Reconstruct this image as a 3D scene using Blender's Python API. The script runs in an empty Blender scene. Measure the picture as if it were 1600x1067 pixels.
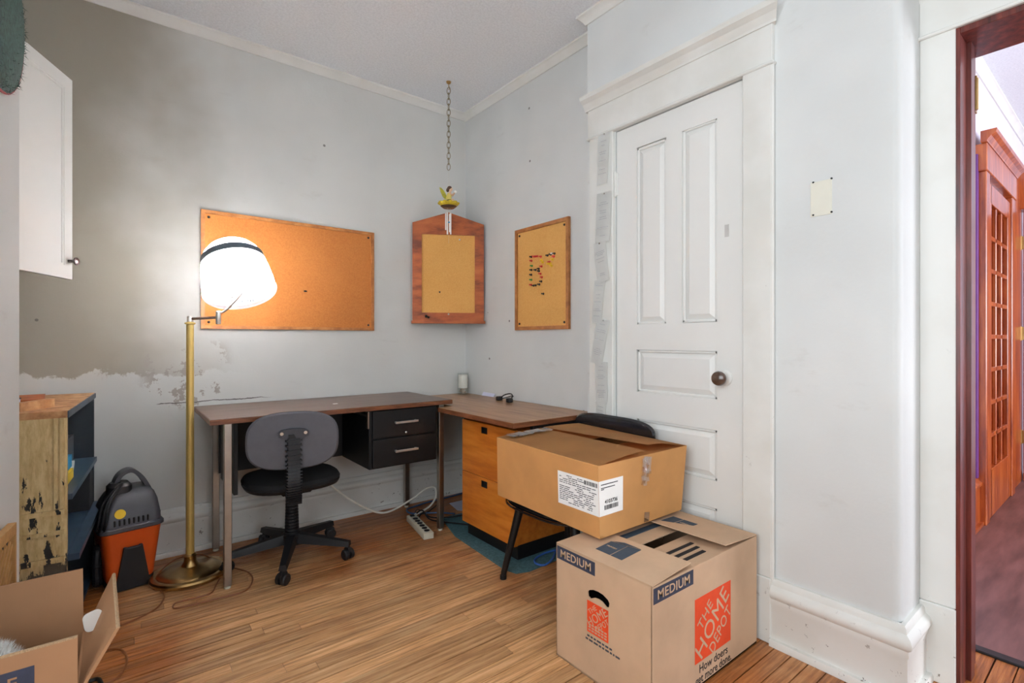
import bpy, bmesh, math, random
from mathutils import Matrix, Vector
random.seed(7)
R = math.radians
scene = bpy.context.scene
COL = scene.collection

# ------------------------------------------------------------------ camera
cam_d = bpy.data.cameras.new('camera')
cam_d.sensor_width = 36.0
cam_d.lens = 36.0 * 783.0 / 1600.0
cam_d.shift_y = -2.5 / 1600.0
cam_d.clip_start = 0.02
cam = bpy.data.objects.new('camera', cam_d)
COL.objects.link(cam)
cam.location = (-2.008, -3.101, 1.1)
cam.rotation_euler = (R(90), 0, R(-38.2))
scene.camera = cam

# ------------------------------------------------------------------ world and daylight
w = bpy.data.worlds.new('world'); scene.world = w
w.use_nodes = True
w.node_tree.nodes['Background'].inputs[0].default_value = (0.80, 0.90, 1.0, 1)
w.node_tree.nodes['Background'].inputs[1].default_value = 1.0
CEIL = 2.745

def area(name, loc, rot, sx, sy, power, col):
    l = bpy.data.lights.new(name, 'AREA')
    l.shape = 'RECTANGLE'; l.size = sx; l.size_y = sy; l.energy = power; l.color = col
    o = bpy.data.objects.new(name, l); COL.objects.link(o)
    o.location = loc; o.rotation_euler = rot
    return o
# daylight outside the windows; the front one is unseen, added for fill
area('front_fill_light', (-1.25, -6.48, 1.6), (R(90), 0, 0), 2.1, 1.7, 11, (0.93, 0.97, 1.0))
area('daylight_left', (-2.90, -3.05, 1.55), (0, R(-90), 0), 1.7, 1.8, 19.5, (0.93, 0.97, 1.0))
area('daylight_hall', (2.0, -6.48, 1.5), (R(90), 0, 0), 2.1, 1.7, 95, (0.90, 0.92, 1.0))

vs = scene.view_settings
vs.view_transform = 'Standard'; vs.look = 'None'; vs.gamma = 1.0; vs.use_curve_mapping = False
vs.exposure = 1.28

# ------------------------------------------------------------------ materials
def lin(c):
    c = c / 255.0
    return c / 12.92 if c <= 0.04045 else ((c + 0.055) / 1.055) ** 2.4
def rgb(t): return (lin(t[0]), lin(t[1]), lin(t[2]), 1.0)
MATS = {}
def base_mat(name):
    m = bpy.data.materials.new(name); m.use_nodes = True
    nt = m.node_tree
    return m, nt, nt.nodes['Principled BSDF']
def N(nt, t, **kw):
    n = nt.nodes.new(t)
    for k, v in kw.items(): setattr(n, k, v)
    return n
def mth(nt, op, a, b=None, clamp=False):
    n = N(nt, 'ShaderNodeMath', operation=op); n.use_clamp = clamp
    for i, v in ((0, a), (1, b)):
        if v is None: continue
        if isinstance(v, (int, float)): n.inputs[i].default_value = v
        else: nt.links.new(v, n.inputs[i])
    return n.outputs[0]
def mixc(nt, f, a, b):
    n = N(nt, 'ShaderNodeMix', data_type='RGBA')
    for s, v in (('Factor', f), ('A', a), ('B', b)):
        i = [x for x in n.inputs if x.name == s and (x.type == ('VALUE' if s == 'Factor' else 'RGBA'))][0]
        if isinstance(v, (int, float)): i.default_value = v
        elif isinstance(v, tuple): i.default_value = v
        else: nt.links.new(v, i)
    return [x for x in n.outputs if x.type == 'RGBA'][0]
def pos(nt): return N(nt, 'ShaderNodeNewGeometry').outputs['Position']
def noise(nt, vec, scale, detail=4, rough=0.55, st=(1, 1, 1), off=None):
    mp = N(nt, 'ShaderNodeMapping'); mp.inputs['Scale'].default_value = st
    nt.links.new(vec, mp.inputs['Vector'])
    if off is not None: nt.links.new(off, mp.inputs['Location'])
    n = N(nt, 'ShaderNodeTexNoise'); n.inputs['Scale'].default_value = scale
    n.inputs['Detail'].default_value = detail; n.inputs['Roughness'].default_value = rough
    nt.links.new(mp.outputs[0], n.inputs['Vector'])
    return n.outputs['Fac']
def ramp(nt, f, stops):
    n = N(nt, 'ShaderNodeValToRGB')
    e = n.color_ramp.elements
    while len(e) > 1: e.remove(e[0])
    e[0].position = stops[0][0]; e[0].color = stops[0][1]
    for p, c in stops[1:]:
        q = e.new(p); q.color = c
    nt.links.new(f, n.inputs[0])
    return n.outputs[0]
def step(nt, f, a, b):
    n = N(nt, 'ShaderNodeMapRange'); n.clamp = True; n.interpolation_type = 'SMOOTHSTEP'
    n.inputs[1].default_value = a; n.inputs[2].default_value = b
    nt.links.new(f, n.inputs[0])
    return n.outputs[0]
def bump(nt, bs, h, strength=0.2, dist=0.002):
    b = N(nt, 'ShaderNodeBump'); b.inputs['Strength'].default_value = strength; b.inputs['Distance'].default_value = dist
    nt.links.new(h, b.inputs['Height']); nt.links.new(b.outputs[0], bs.inputs['Normal'])
def mat(name, col, rough=0.5, metal=0.0, var=0.08, scale=18, st=(1, 1, 1), bmp=0.0, coat=0.0, obj_space=False):
    if name in MATS: return MATS[name]
    m, nt, bs = base_mat(name)
    v = N(nt, 'ShaderNodeTexCoord').outputs['Object'] if obj_space else pos(nt)
    f = noise(nt, v, scale, st=st)
    c = rgb(col)
    d = tuple(x * (1 - var) for x in c[:3]) + (1,)
    e = tuple(min(1, x * (1 + var)) for x in c[:3]) + (1,)
    nt.links.new(ramp(nt, f, [(0.3, d), (0.7, e)]), bs.inputs['Base Color'])
    bs.inputs['Roughness'].default_value = rough; bs.inputs['Metallic'].default_value = metal
    if coat: bs.inputs['Coat Weight'].default_value = coat
    if bmp: bump(nt, bs, f, bmp)
    MATS[name] = m
    return m
def specks(nt, p, scale, thr):
    v = N(nt, 'ShaderNodeTexVoronoi'); v.inputs['Scale'].default_value = scale
    nt.links.new(p, v.inputs['Vector'])
    cl = N(nt, 'ShaderNodeSeparateColor'); nt.links.new(v.outputs['Color'], cl.inputs[0])
    return mth(nt, 'MULTIPLY', mth(nt, 'LESS_THAN', v.outputs['Distance'], 0.055), mth(nt, 'GREATER_THAN', cl.outputs[0], thr))
def wall_mat(name, col, kind='plain'):
    m, nt, bs = base_mat(name)
    p = pos(nt)
    big = noise(nt, p, 1.3, 3)
    fine = noise(nt, p, 60, 3)
    smear = noise(nt, p, 4.0, 6, 0.65, (1, 1, 2.2))
    c0 = rgb(col); c1 = rgb(tuple(int(x * 0.95) for x in col)); 
    c = mixc(nt, step(nt, big, 0.35, 0.7), c0, c1)
    c = mixc(nt, mth(nt, 'MULTIPLY', step(nt, smear, 0.60, 0.75), 0.22), c, rgb((176, 170, 160)))
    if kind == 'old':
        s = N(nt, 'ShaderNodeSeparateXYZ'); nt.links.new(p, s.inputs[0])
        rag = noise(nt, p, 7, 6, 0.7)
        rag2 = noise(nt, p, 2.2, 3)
        # tan discoloration above a ragged edge, deepened to paint the dim upper-left shade in
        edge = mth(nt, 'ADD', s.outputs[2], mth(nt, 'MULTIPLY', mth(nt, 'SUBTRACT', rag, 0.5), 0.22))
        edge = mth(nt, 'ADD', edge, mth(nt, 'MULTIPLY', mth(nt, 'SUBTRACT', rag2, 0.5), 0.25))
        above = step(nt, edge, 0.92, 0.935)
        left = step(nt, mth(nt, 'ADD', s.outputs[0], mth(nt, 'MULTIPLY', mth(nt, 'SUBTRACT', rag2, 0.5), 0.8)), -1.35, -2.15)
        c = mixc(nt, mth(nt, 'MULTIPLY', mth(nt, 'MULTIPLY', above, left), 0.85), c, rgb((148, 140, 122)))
        # patches of bare plaster by the lamp
        near = mth(nt, 'MULTIPLY', step(nt, s.outputs[0], -1.95, -1.85), step(nt, s.outputs[0], -1.5, -1.6))
        band = mth(nt, 'MULTIPLY', step(nt, s.outputs[2], 0.72, 0.78), step(nt, s.outputs[2], 1.12, 1.02))
        c = mixc(nt, mth(nt, 'MULTIPLY', mth(nt, 'MULTIPLY', near, band), step(nt, rag, 0.54, 0.56)), c, rgb((168, 160, 152)))
        # crack
        ck = mth(nt, 'ADD', s.outputs[2], mth(nt, 'MULTIPLY', mth(nt, 'SUBTRACT', rag, 0.5), 0.03))
        line = mth(nt, 'LESS_THAN', mth(nt, 'ABSOLUTE', mth(nt, 'SUBTRACT', ck, 0.775)), 0.0022)
        c = mixc(nt, mth(nt, 'MULTIPLY', mth(nt, 'MULTIPLY', line, step(nt, s.outputs[0], -1.86, -1.84)), step(nt, s.outputs[0], -1.3, -1.4)), c, rgb((95, 90, 85)))
    sp = specks(nt, p, 7.0, 0.80)
    c = mixc(nt, mth(nt, 'MULTIPLY', sp, 0.0 if kind == 'clean' else 0.75), c, rgb((90, 85, 80)))
    nt.links.new(c, bs.inputs['Base Color'])
    bs.inputs['Roughness'].default_value = 0.6
    bump(nt, bs, mth(nt, 'ADD', mth(nt, 'MULTIPLY', fine, 0.5), smear), 0.35, 0.003)
    MATS[name] = m
    return m
wall_mat('wall_paint', (222, 224, 222))
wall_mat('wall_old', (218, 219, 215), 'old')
wall_mat('hall_paint', (226, 222, 236), 'clean')
def ceiling_mat():
    m, nt, bs = base_mat('ceiling_stipple')
    p = pos(nt)
    f = noise(nt, p, 90, 5, 0.7)
    nt.links.new(ramp(nt, f, [(0.3, rgb((226, 230, 234))), (0.6, rgb((243, 247, 251)))]), bs.inputs['Base Color'])
    bs.inputs['Roughness'].default_value = 0.9
    bump(nt, bs, f, 0.7, 0.006)
    MATS['ceiling'] = m
ceiling_mat()
def trim_mat():                                   # old gloss white with chips and grime
    m, nt, bs = base_mat('trim_white')
    p = pos(nt)
    f = noise(nt, p, 3, 4); g = noise(nt, p, 26, 6, 0.7); h = noise(nt, p, 9, 3)
    c = mixc(nt, step(nt, f, 0.4, 0.7), rgb((228, 228, 223)), rgb((218, 217, 210)))
    s = N(nt, 'ShaderNodeSeparateXYZ'); nt.links.new(p, s.inputs[0])
    low = step(nt, s.outputs[2], 0.30, 0.02)
    chip = mth(nt, 'MULTIPLY', step(nt, g, 0.635, 0.655), mth(nt, 'ADD', mth(nt, 'MULTIPLY', low, 0.8), mth(nt, 'MULTIPLY', step(nt, h, 0.62, 0.7), 0.35)), True)
    c = mixc(nt, chip, c, rgb((96, 82, 68)))
    nt.links.new(c, bs.inputs['Base Color'])
    bs.inputs['Roughness'].default_value = 0.55
    bump(nt, bs, g, 0.15, 0.002)
    MATS['trim'] = m
trim_mat()
mat('door_white', (230, 230, 226), 0.4, var=0.03, scale=2, bmp=0.05)
def floor_mat():
    m, nt, bs = base_mat('oak_strip')
    p = pos(nt)
    rnd = N(nt, 'ShaderNodeObjectInfo').outputs['Random']
    cx = N(nt, 'ShaderNodeCombineXYZ')
    nt.links.new(mth(nt, 'MULTIPLY', rnd, 40.0), cx.inputs[0]); nt.links.new(mth(nt, 'MULTIPLY', rnd, 17.0), cx.inputs[1])
    grain = noise(nt, p, 1.0, 8, 0.68, (3.5, 75, 40), cx.outputs[0])
    fine = noise(nt, p, 1.0, 6, 0.7, (14, 260, 100), cx.outputs[0])
    worn = noise(nt, p, 1.25, 5, 0.6)
    s = N(nt, 'ShaderNodeSeparateXYZ'); nt.links.new(p, s.inputs[0])
    dark = ramp(nt, grain, [(0.30, rgb((92, 48, 18))), (0.5, rgb((168, 98, 44))), (0.70, rgb((206, 134, 70)))])
    pale = ramp(nt, grain, [(0.30, rgb((138, 94, 56))), (0.5, rgb((212, 162, 110))), (0.70, rgb((240, 202, 154)))])
    # foot traffic has worn the varnish off the open middle of the floor
    dx = mth(nt, 'ABSOLUTE', mth(nt, 'ADD', s.outputs[0], 1.35)); dy = mth(nt, 'ABSOLUTE', mth(nt, 'ADD', s.outputs[1], 1.55))
    dd = mth(nt, 'ADD', mth(nt, 'MULTIPLY', dx, 0.8), dy)
    wf = step(nt, mth(nt, 'ADD', worn, mth(nt, 'MULTIPLY', dd, -0.16)), 0.17, 0.42)
    c = mixc(nt, mth(nt, 'MULTIPLY', wf, 0.95), dark, pale)
    bri = mth(nt, 'ADD', mth(nt, 'MULTIPLY', rnd, 0.42), 0.80)
    hs = N(nt, 'ShaderNodeHueSaturation'); nt.links.new(bri, hs.inputs['Value']); nt.links.new(c, hs.inputs['Color'])
    c = mixc(nt, mth(nt, 'MULTIPLY', step(nt, fine, 0.60, 0.72), 0.45), hs.outputs[0], rgb((70, 44, 26)))
    nt.links.new(c, bs.inputs['Base Color'])
    nt.links.new(mth(nt, 'ADD', mth(nt, 'MULTIPLY', wf, 0.14), 0.36), bs.inputs['Roughness'])
    bump(nt, bs, mth(nt, 'ADD', grain, fine), 0.35, 0.0015)
    MATS['oak'] = m
floor_mat()
def grain_mat(name, dark, mid, light, st=(2, 30, 30), rough=0.4, scale=1.0, coat=0.0, bmp=0.1):
    m, nt, bs = base_mat(name)
    v = N(nt, 'ShaderNodeTexCoord').outputs['Object']
    g = noise(nt, v, scale, 7, 0.62, st)
    nt.links.new(ramp(nt, g, [(0.34, rgb(dark)), (0.5, rgb(mid)), (0.68, rgb(light))]), bs.inputs['Base Color'])
    bs.inputs['Roughness'].default_value = rough
    if coat: bs.inputs['Coat Weight'].default_value = coat; bs.inputs['Coat Roughness'].default_value = 0.2
    bump(nt, bs, g, bmp, 0.001)
    MATS[name] = m
    return m
grain_mat('desk_laminate', (76, 58, 48), (100, 80, 68), (118, 96, 82), (4, 60, 30), 0.34)
grain_mat('return_laminate', (132, 92, 58), (160, 120, 82), (180, 142, 104), (60, 4, 30), 0.34)
grain_mat('edge_walnut', (88, 50, 28), (116, 68, 40), (140, 88, 54), (10, 10, 60), 0.4)
grain_mat('maple_orange', (186, 102, 26), (204, 120, 36), (216, 136, 50), (30, 4, 30), 0.36, coat=0.15)
grain_mat('pine_frame', (104, 44, 12), (162, 82, 34), (184, 102, 50), (5, 5, 16), 0.6)
grain_mat('board_frame', (140, 86, 38), (166, 106, 52), (184, 126, 68), (20, 20, 20), 0.5)
grain_mat('hall_wood', (120, 44, 16), (164, 74, 28), (196, 104, 44), (22, 22, 2.5), 0.3, coat=0.4)
grain_mat('jamb_wood', (60, 20, 16), (96, 36, 28), (128, 54, 42), (40, 40, 3), 0.35, coat=0.3)
grain_mat('raw_wood', (150, 100, 60), (190, 140, 92), (214, 170, 124), (20, 20, 20), 0.6)
def cork(name, a, b):
    m, nt, bs = base_mat(name)
    p = pos(nt)
    f = noise(nt, p, 130, 5, 0.7); g = noise(nt, p, 2.5, 3)
    c = ramp(nt, f, [(0.3, rgb(a)), (0.65, rgb(b))])
    c = mixc(nt, mth(nt, 'MULTIPLY', step(nt, g, 0.4, 0.7), 0.25), c, rgb(tuple(min(255, x + 14) for x in b)))
    nt.links.new(c, bs.inputs['Base Color']); bs.inputs['Roughness'].default_value = 0.85
    bump(nt, bs, f, 0.25, 0.001)
    MATS[name] = m
cork('cork', (166, 98, 40), (186, 118, 54))
cork('cork_light', (204, 148, 72), (220, 168, 94))
def chipped():                                    # bookcase side: cream paint flaking off dark wood
    m, nt, bs = base_mat('flaking_cream')
    p = pos(nt)
    g = noise(nt, p, 1.0, 7, 0.66, (34, 34, 9)); h = noise(nt, p, 5, 3); k = noise(nt, p, 1.0, 5, 0.7, (60, 60, 14))
    f = mth(nt, 'ADD', g, mth(nt, 'MULTIPLY', mth(nt, 'SUBTRACT', h, 0.5), 0.55))
    cream = ramp(nt, k, [(0.35, rgb((190, 160, 108))), (0.6, rgb((218, 194, 142)))])
    c = mixc(nt, step(nt, f, 0.57, 0.585), cream, rgb((40, 40, 40)))
    c = mixc(nt, mth(nt, 'MULTIPLY', step(nt, h, 0.55, 0.66), 0.35), c, rgb((130, 118, 96)))
    nt.links.new(c, bs.inputs['Base Color']); bs.inputs['Roughness'].default_value = 0.6
    bump(nt, bs, mth(nt, 'SUBTRACT', 1.0, step(nt, f, 0.59, 0.62)), 0.6, 0.003)
    MATS['flaking'] = m
chipped()
def cardboard(name, col):
    m, nt, bs = base_mat(name)
    v = N(nt, 'ShaderNodeTexCoord').outputs['Object']
    f = noise(nt, v, 5, 4); g = noise(nt, v, 1.0, 3, 0.5, (220, 220, 6))
    c = rgb(col); d = tuple(x * 0.86 for x in c[:3]) + (1,)
    nt.links.new(ramp(nt, f, [(0.35, d), (0.6, c)]), bs.inputs['Base Color'])
    bs.inputs['Roughness'].default_value = 0.75
    bump(nt, bs, mth(nt, 'ADD', f, mth(nt, 'MULTIPLY', g, 0.25)), 0.2, 0.003)
    MATS[name] = m
cardboard('kraft', (208, 174, 142)); cardboard('kraft_dark', (212, 154, 92)); cardboard('kraft_brown', (176, 130, 92))
mat('kraft_edge', (176, 146, 112), 0.9, scale=400, var=0.3)
mat('chrome', (228, 226, 222), 0.28, 0.8, 0.04)
mat('steel_leg', (170, 164, 156), 0.34, 1.0, 0.10, 12)
mat('brass', (178, 146, 96), 0.30, 1.0, 0.12, 30); mat('chain_metal', (150, 138, 112), 0.4, 1.0, 0.1)
mat('brass_pale', (206, 178, 104), 0.36, 0.35, 0.05, 30)
mat('black_metal', (13, 13, 15), 0.5, 0.0, 0.15, 30)
mat('black_gloss', (20, 20, 24), 0.18, 0.0, 0.1, 20, coat=0.5)
mat('black_plastic', (28, 28, 31), 0.5, 0.0, 0.1, 40, bmp=0.05)
mat('bracket_grey', (66, 67, 73), 0.45); mat('grey_plastic', (92, 92, 98), 0.5, 0.0, 0.06, 30, bmp=0.05)
mat('black_fabric', (26, 26, 28), 0.85, 0.0, 0.25, 300, bmp=0.2)
mat('vac_grey', (66, 66, 72), 0.45, 0.0, 0.08, 20)
mat('vac_orange', (216, 88, 26), 0.42, 0.0, 0.06, 10)
mat('black', (12, 12, 13), 0.6)
mat('white_plastic', (232, 230, 224), 0.4, 0.0, 0.03)
mat('strip_cream', (214, 210, 190), 0.45, 0.0, 0.04)
mat('paper', (248, 248, 245), 0.7, 0.0, 0.03)
mat('paper_lav', (214, 216, 236), 0.8, 0.0, 0.03)
mat('ink', (70, 72, 80), 0.8, 0.0, 0.2)
mat('ink_black', (26, 26, 28), 0.8)
mat('print_navy', (58, 62, 80), 0.75, 0.0, 0.12, 60)
mat('print_slate', (60, 74, 88), 0.75, 0.0, 0.12, 60)
mat('print_orange', (232, 74, 26), 0.7, 0.0, 0.05, 30)
mat('mat_teal', (76, 112, 118), 0.9, 0.0, 0.25, 70, bmp=0.4)
mat('navy_paint', (48, 66, 84), 0.42, 0.0, 0.2, 9)
mat('dark_navy', (22, 30, 38), 0.6, 0.0, 0.2, 9)
mat('cable_white', (226, 222, 210), 0.5); mat('cable_blue', (58, 108, 190), 0.45)
mat('cable_blue_dark', (52, 84, 124), 0.45); mat('cable_black', (22, 22, 24), 0.5); mat('cable_brown', (140, 82, 40), 0.4)
mat('knob_brown', (84, 62, 50), 0.2, 0.0, 0.3, 30, coat=0.5)
mat('knob_dark', (64, 44, 38), 0.35)
mat('yellow', (236, 196, 30), 0.5); mat('cyan', (30, 150, 200), 0.5); mat('red', (200, 40, 36), 0.45); mat('green', (60, 140, 60), 0.45)
mat('white', (240, 240, 238), 0.5, 0.0, 0.02)
mat('leaf_yellow', (200, 176, 40), 0.45, 0.0, 0.25, 60); mat('wing_green', (176, 170, 50), 0.45, 0.0, 0.3, 70)
mat('skin', (226, 186, 150), 0.5); mat('hair_brown', (84, 58, 42), 0.6); mat('dress', (226, 208, 110), 0.5); mat('skirt_green', (70, 84, 50), 0.6)
mat('green_bristle', (36, 62, 54), 0.8, 0.0, 0.6, 90, bmp=0.8); mat('red_rim', (150, 40, 44), 0.6)
mat('fur', (236, 236, 232), 0.9, 0.0, 0.04)
mat('hall_floor', (112, 76, 72), 0.45, 0.0, 0.4, 3.0, (1.0, 6, 1), bmp=0.15)
mat('purple', (104, 46, 120), 0.5); mat('candle', (248, 244, 236), 0.6)
mat('switch_patch', (224, 222, 208), 0.5, 0.0, 0.02)
mat('cane', (196, 150, 92), 0.6, 0.0, 0.15, 40)
mat('threshold', (28, 26, 28), 0.5)
mat('cap_band', (92, 104, 112), 0.45)
def glass(name, tint=(1, 1, 1, 1), gl=0.08):
    m, nt, bs = base_mat(name)
    nt.nodes.remove(bs)
    t = N(nt, 'ShaderNodeBsdfTransparent'); t.inputs[0].default_value = tint
    g = N(nt, 'ShaderNodeBsdfGlossy'); g.inputs['Roughness'].default_value = 0.03
    n = noise(nt, pos(nt), 6, 2)
    mx = N(nt, 'ShaderNodeMixShader')
    nt.links.new(mth(nt, 'MULTIPLY', n, gl * 2), mx.inputs[0])
    nt.links.new(t.outputs[0], mx.inputs[1]); nt.links.new(g.outputs[0], mx.inputs[2])
    nt.links.new(mx.outputs[0], nt.nodes['Material Output'].inputs[0])
    MATS[name] = m
glass('glass'); glass('tape', (0.93, 0.90, 0.86, 1), 0.55); glass('jar_glass', (0.97, 0.98, 0.97, 1), 0.07)
glass('hall_glass', (0.80, 0.55, 0.35, 1), 0.12)
def shade_mat():
    m, nt, bs = base_mat('shade_white')
    bs.inputs['Base Color'].default_value = rgb((238, 238, 240)); bs.inputs['Roughness'].default_value = 0.4
    tr = N(nt, 'ShaderNodeBsdfTranslucent'); tr.inputs[0].default_value = rgb((250, 246, 246))
    mx = N(nt, 'ShaderNodeMixShader')
    nt.links.new(mth(nt, 'ADD', mth(nt, 'MULTIPLY', noise(nt, pos(nt), 20, 2), 0.06), 0.60), mx.inputs[0])
    nt.links.new(bs.outputs[0], mx.inputs[1]); nt.links.new(tr.outputs[0], mx.inputs[2])
    nt.links.new(mx.outputs[0], nt.nodes['Material Output'].inputs[0])
    MATS['shade'] = m
shade_mat()
def bulb_mat():
    m, nt, bs = base_mat('bulb_glow')
    bs.inputs['Base Color'].default_value = (1, 1, 1, 1)
    bs.inputs['Emission Color'].default_value = (0.96, 0.98, 1.0, 1); bs.inputs['Emission Strength'].default_value = 3000.0
    MATS['bulb'] = m
bulb_mat()

# ------------------------------------------------------------------ geometry helpers
def BM(): return bmesh.new()
def obj(name, bm, m, parent=None, smooth=False, local=False, ang=0.6, kind=None, label=None):
    if parent is not None and not local:
        root = parent if parent.parent is None else parent.parent
        bm.transform(root.matrix_basis.inverted())
    bmesh.ops.recalc_face_normals(bm, faces=bm.faces)
    me = bpy.data.meshes.new(name); bm.to_mesh(me); bm.free()
    if smooth:
        for p in me.polygons: p.use_smooth = True
        me.set_sharp_from_angle(angle=ang)
    me.materials.append(MATS[m])
    o = bpy.data.objects.new(name, me); COL.objects.link(o)
    if parent is not None: o.parent = parent
    if kind: o['kind'] = kind
    if label: o['label'] = label
    return o
def thing(name, label, cat, loc=(0, 0, 0), rotz=0.0, group=None):
    o = bpy.data.objects.new(name, None); COL.objects.link(o)
    o.empty_display_size = 0.05
    o.location = loc; o.rotation_euler = (0, 0, rotz)
    o['label'] = label; o['category'] = cat
    if group: o['group'] = group
    return o
def tag(o, label, cat, group=None):
    o['label'] = label; o['category'] = cat
    if group: o['group'] = group
    return o
def struct(o, label=None):
    o['kind'] = 'structure'
    if label: o['label'] = label
    return o
def box(bm, x0, x1, y0, y1, z0, z1, bev=0.0, seg=1, M=None):
    r = bmesh.ops.create_cube(bm, size=1.0)
    vs_ = r['verts']
    T = Matrix.Translation(((x0 + x1) / 2, (y0 + y1) / 2, (z0 + z1) / 2)) @ Matrix.Diagonal((abs(x1 - x0), abs(y1 - y0), abs(z1 - z0), 1))
    if M is not None: T = M @ T
    bmesh.ops.transform(bm, matrix=T, verts=vs_)
    if bev > 0:
        es = list({e for v in vs_ for e in v.link_edges})
        bmesh.ops.bevel(bm, geom=es, offset=bev, segments=seg, affect='EDGES', profile=0.5)
    return bm
def hexa(bm, b, t):                                # bottom and top quads
    v = [bm.verts.new(p) for p in list(b) + list(t)]
    bm.faces.new(v[3::-1]); bm.faces.new(v[4:8])
    for i in range(4): bm.faces.new((v[i], v[(i + 1) % 4], v[4 + (i + 1) % 4], v[4 + i]))
    return bm
def tube(bm, pts, r, seg=8, closed=False, caps=True):
    P = [Vector(p) for p in pts]; n = len(P)
    rr = r if isinstance(r, (list, tuple)) else [r] * n
    rings = []; up = None
    for i in range(n):
        if closed: t = P[(i + 1) % n] - P[i - 1]
        else: t = P[min(i + 1, n - 1)] - P[max(i - 1, 0)]
        t.normalize()
        if up is None:
            a = Vector((0, 0, 1)) if abs(t.z) < 0.9 else Vector((1, 0, 0))
            up = (a - t * a.dot(t)).normalized()
        else:
            up = up - t * up.dot(t)
            up.normalize()
        s = t.cross(up)
        rings.append([bm.verts.new(P[i] + (up * math.cos(2 * math.pi * k / seg) + s * math.sin(2 * math.pi * k / seg)) * rr[i]) for k in range(seg)])
    m_ = n if closed else n - 1
    for i in range(m_):
        a, b = rings[i], rings[(i + 1) % n]
        for k in range(seg): bm.faces.new((a[k], a[(k + 1) % seg], b[(k + 1) % seg], b[k]))
    if caps and not closed:
        bm.faces.new(rings[0][::-1]); bm.faces.new(rings[-1])
    return bm
def spline(pts, n=8, closed=False):
    P = [Vector(p) for p in pts]; out = []
    m_ = len(P)
    for i in range(m_ if closed else m_ - 1):
        if closed: a, b, c, d = P[i - 1], P[i], P[(i + 1) % m_], P[(i + 2) % m_]
        else: a, b, c, d = P[max(i - 1, 0)], P[i], P[i + 1], P[min(i + 2, m_ - 1)]
        for k in range(n):
            t = k / n
            out.append(0.5 * ((2 * b) + (c - a) * t + (2 * a - 5 * b + 4 * c - d) * t * t + (3 * b - a - 3 * c + d) * t ** 3))
    if not closed: out.append(P[-1])
    return out
def lathe(bm, prof, seg=24, M=None, cap0=True, cap1=True):
    rings = []
    for r, z in prof:
        ring = []
        for k in range(seg):
            a = 2 * math.pi * k / seg
            v = Vector((r * math.cos(a), r * math.sin(a), z))
            ring.append(bm.verts.new(M @ v if M is not None else v))
        rings.append(ring)
    for a, b in zip(rings, rings[1:]):
        for k in range(seg): bm.faces.new((a[k], a[(k + 1) % seg], b[(k + 1) % seg], b[k]))
    if cap0: bm.faces.new(rings[0][::-1])
    if cap1: bm.faces.new(rings[-1])
    return bm
def prism(bm, poly, d0, d1, M):                     # poly in the local xy plane, extruded along local z
    a = [bm.verts.new(M @ Vector((p[0], p[1], d0))) for p in poly]
    b = [bm.verts.new(M @ Vector((p[0], p[1], d1))) for p in poly]
    n = len(poly)
    bm.faces.new(a[::-1]); bm.faces.new(b)
    for i in range(n): bm.faces.new((a[i], a[(i + 1) % n], b[(i + 1) % n], b[i]))
    return bm
def mould(bm, prof, p0, p1, out, m0=0.0, m1=0.0):   # a profile (distance out, height) drawn from p0 to p1, ends mitred by m0 and m1 per metre out
    p0 = Vector(p0); p1 = Vector(p1); out = Vector(out); d = (p1 - p0).normalized()
    a = [bm.verts.new(p0 + out * q[0] + Vector((0, 0, q[1])) - d * (m0 * q[0])) for q in prof]
    b = [bm.verts.new(p1 + out * q[0] + Vector((0, 0, q[1])) + d * (m1 * q[0])) for q in prof]
    n = len(prof)
    bm.faces.new(a[::-1]); bm.faces.new(b)
    for i in range(n): bm.faces.new((a[i], a[(i + 1) % n], b[(i + 1) % n], b[i]))
    return bm
def frame(o, u, v):
    u = Vector(u).normalized(); v = Vector(v); v = (v - u * v.dot(u)).normalized(); n = u.cross(v)
    M = Matrix((u, v, n)).transposed().to_4x4(); M.translation = Vector(o)
    return M
def rot(axis, deg, c=(0, 0, 0)):
    c = Vector(c)
    return Matrix.Translation(c) @ Matrix.Rotation(R(deg), 4, axis) @ Matrix.Translation(-c)
def sphere(bm, c, r, u=16, v=10, M=None):
    rr = r if isinstance(r, (tuple, list)) else (r, r, r)
    T = Matrix.Translation(c) @ (M if M is not None else Matrix.Identity(4)) @ Matrix.Diagonal((rr[0], rr[1], rr[2], 1))
    bmesh.ops.create_uvsphere(bm, u_segments=u, v_segments=v, radius=1.0, matrix=T)
    return bm
def text_bm(s, size, M, bold=0.0, shear=0.0, sx=1.0, space=1.0, depth=0.0004):
    cu = bpy.data.curves.new('t', 'FONT'); cu.body = s; cu.size = size; cu.extrude = depth; cu.offset = bold * size
    cu.shear = shear; cu.align_x = 'CENTER'; cu.align_y = 'CENTER'; cu.resolution_u = 3; cu.space_character = space
    o = bpy.data.objects.new('t', cu); COL.objects.link(o)
    dg = bpy.context.evaluated_depsgraph_get(); dg.update()
    me = bpy.data.meshes.new_from_object(o.evaluated_get(dg))
    bm = BM(); bm.from_mesh(me)
    bpy.data.objects.remove(o); bpy.data.curves.remove(cu); bpy.data.meshes.remove(me)
    bm.transform(M @ Matrix.Diagonal((sx, 1, 1, 1)))
    return bm
def text_fit(s, wd, ht, M, bold=0.006, shear=0.0):
    bm = text_bm(s, 1.0, Matrix.Identity(4), bold, shear, space=1.06)
    xs = [v.co.x for v in bm.verts]; ys_ = [v.co.y for v in bm.verts]
    bm.transform(Matrix.Diagonal((wd / (max(xs) - min(xs)), ht / (max(ys_) - min(ys_)), 0.9, 1)) @ Matrix.Translation((-(max(xs) + min(xs)) / 2, -(max(ys_) + min(ys_)) / 2, 0)))
    for v in bm.verts: v.co.z *= 1.0
    bm.transform(M)
    return bm
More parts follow.
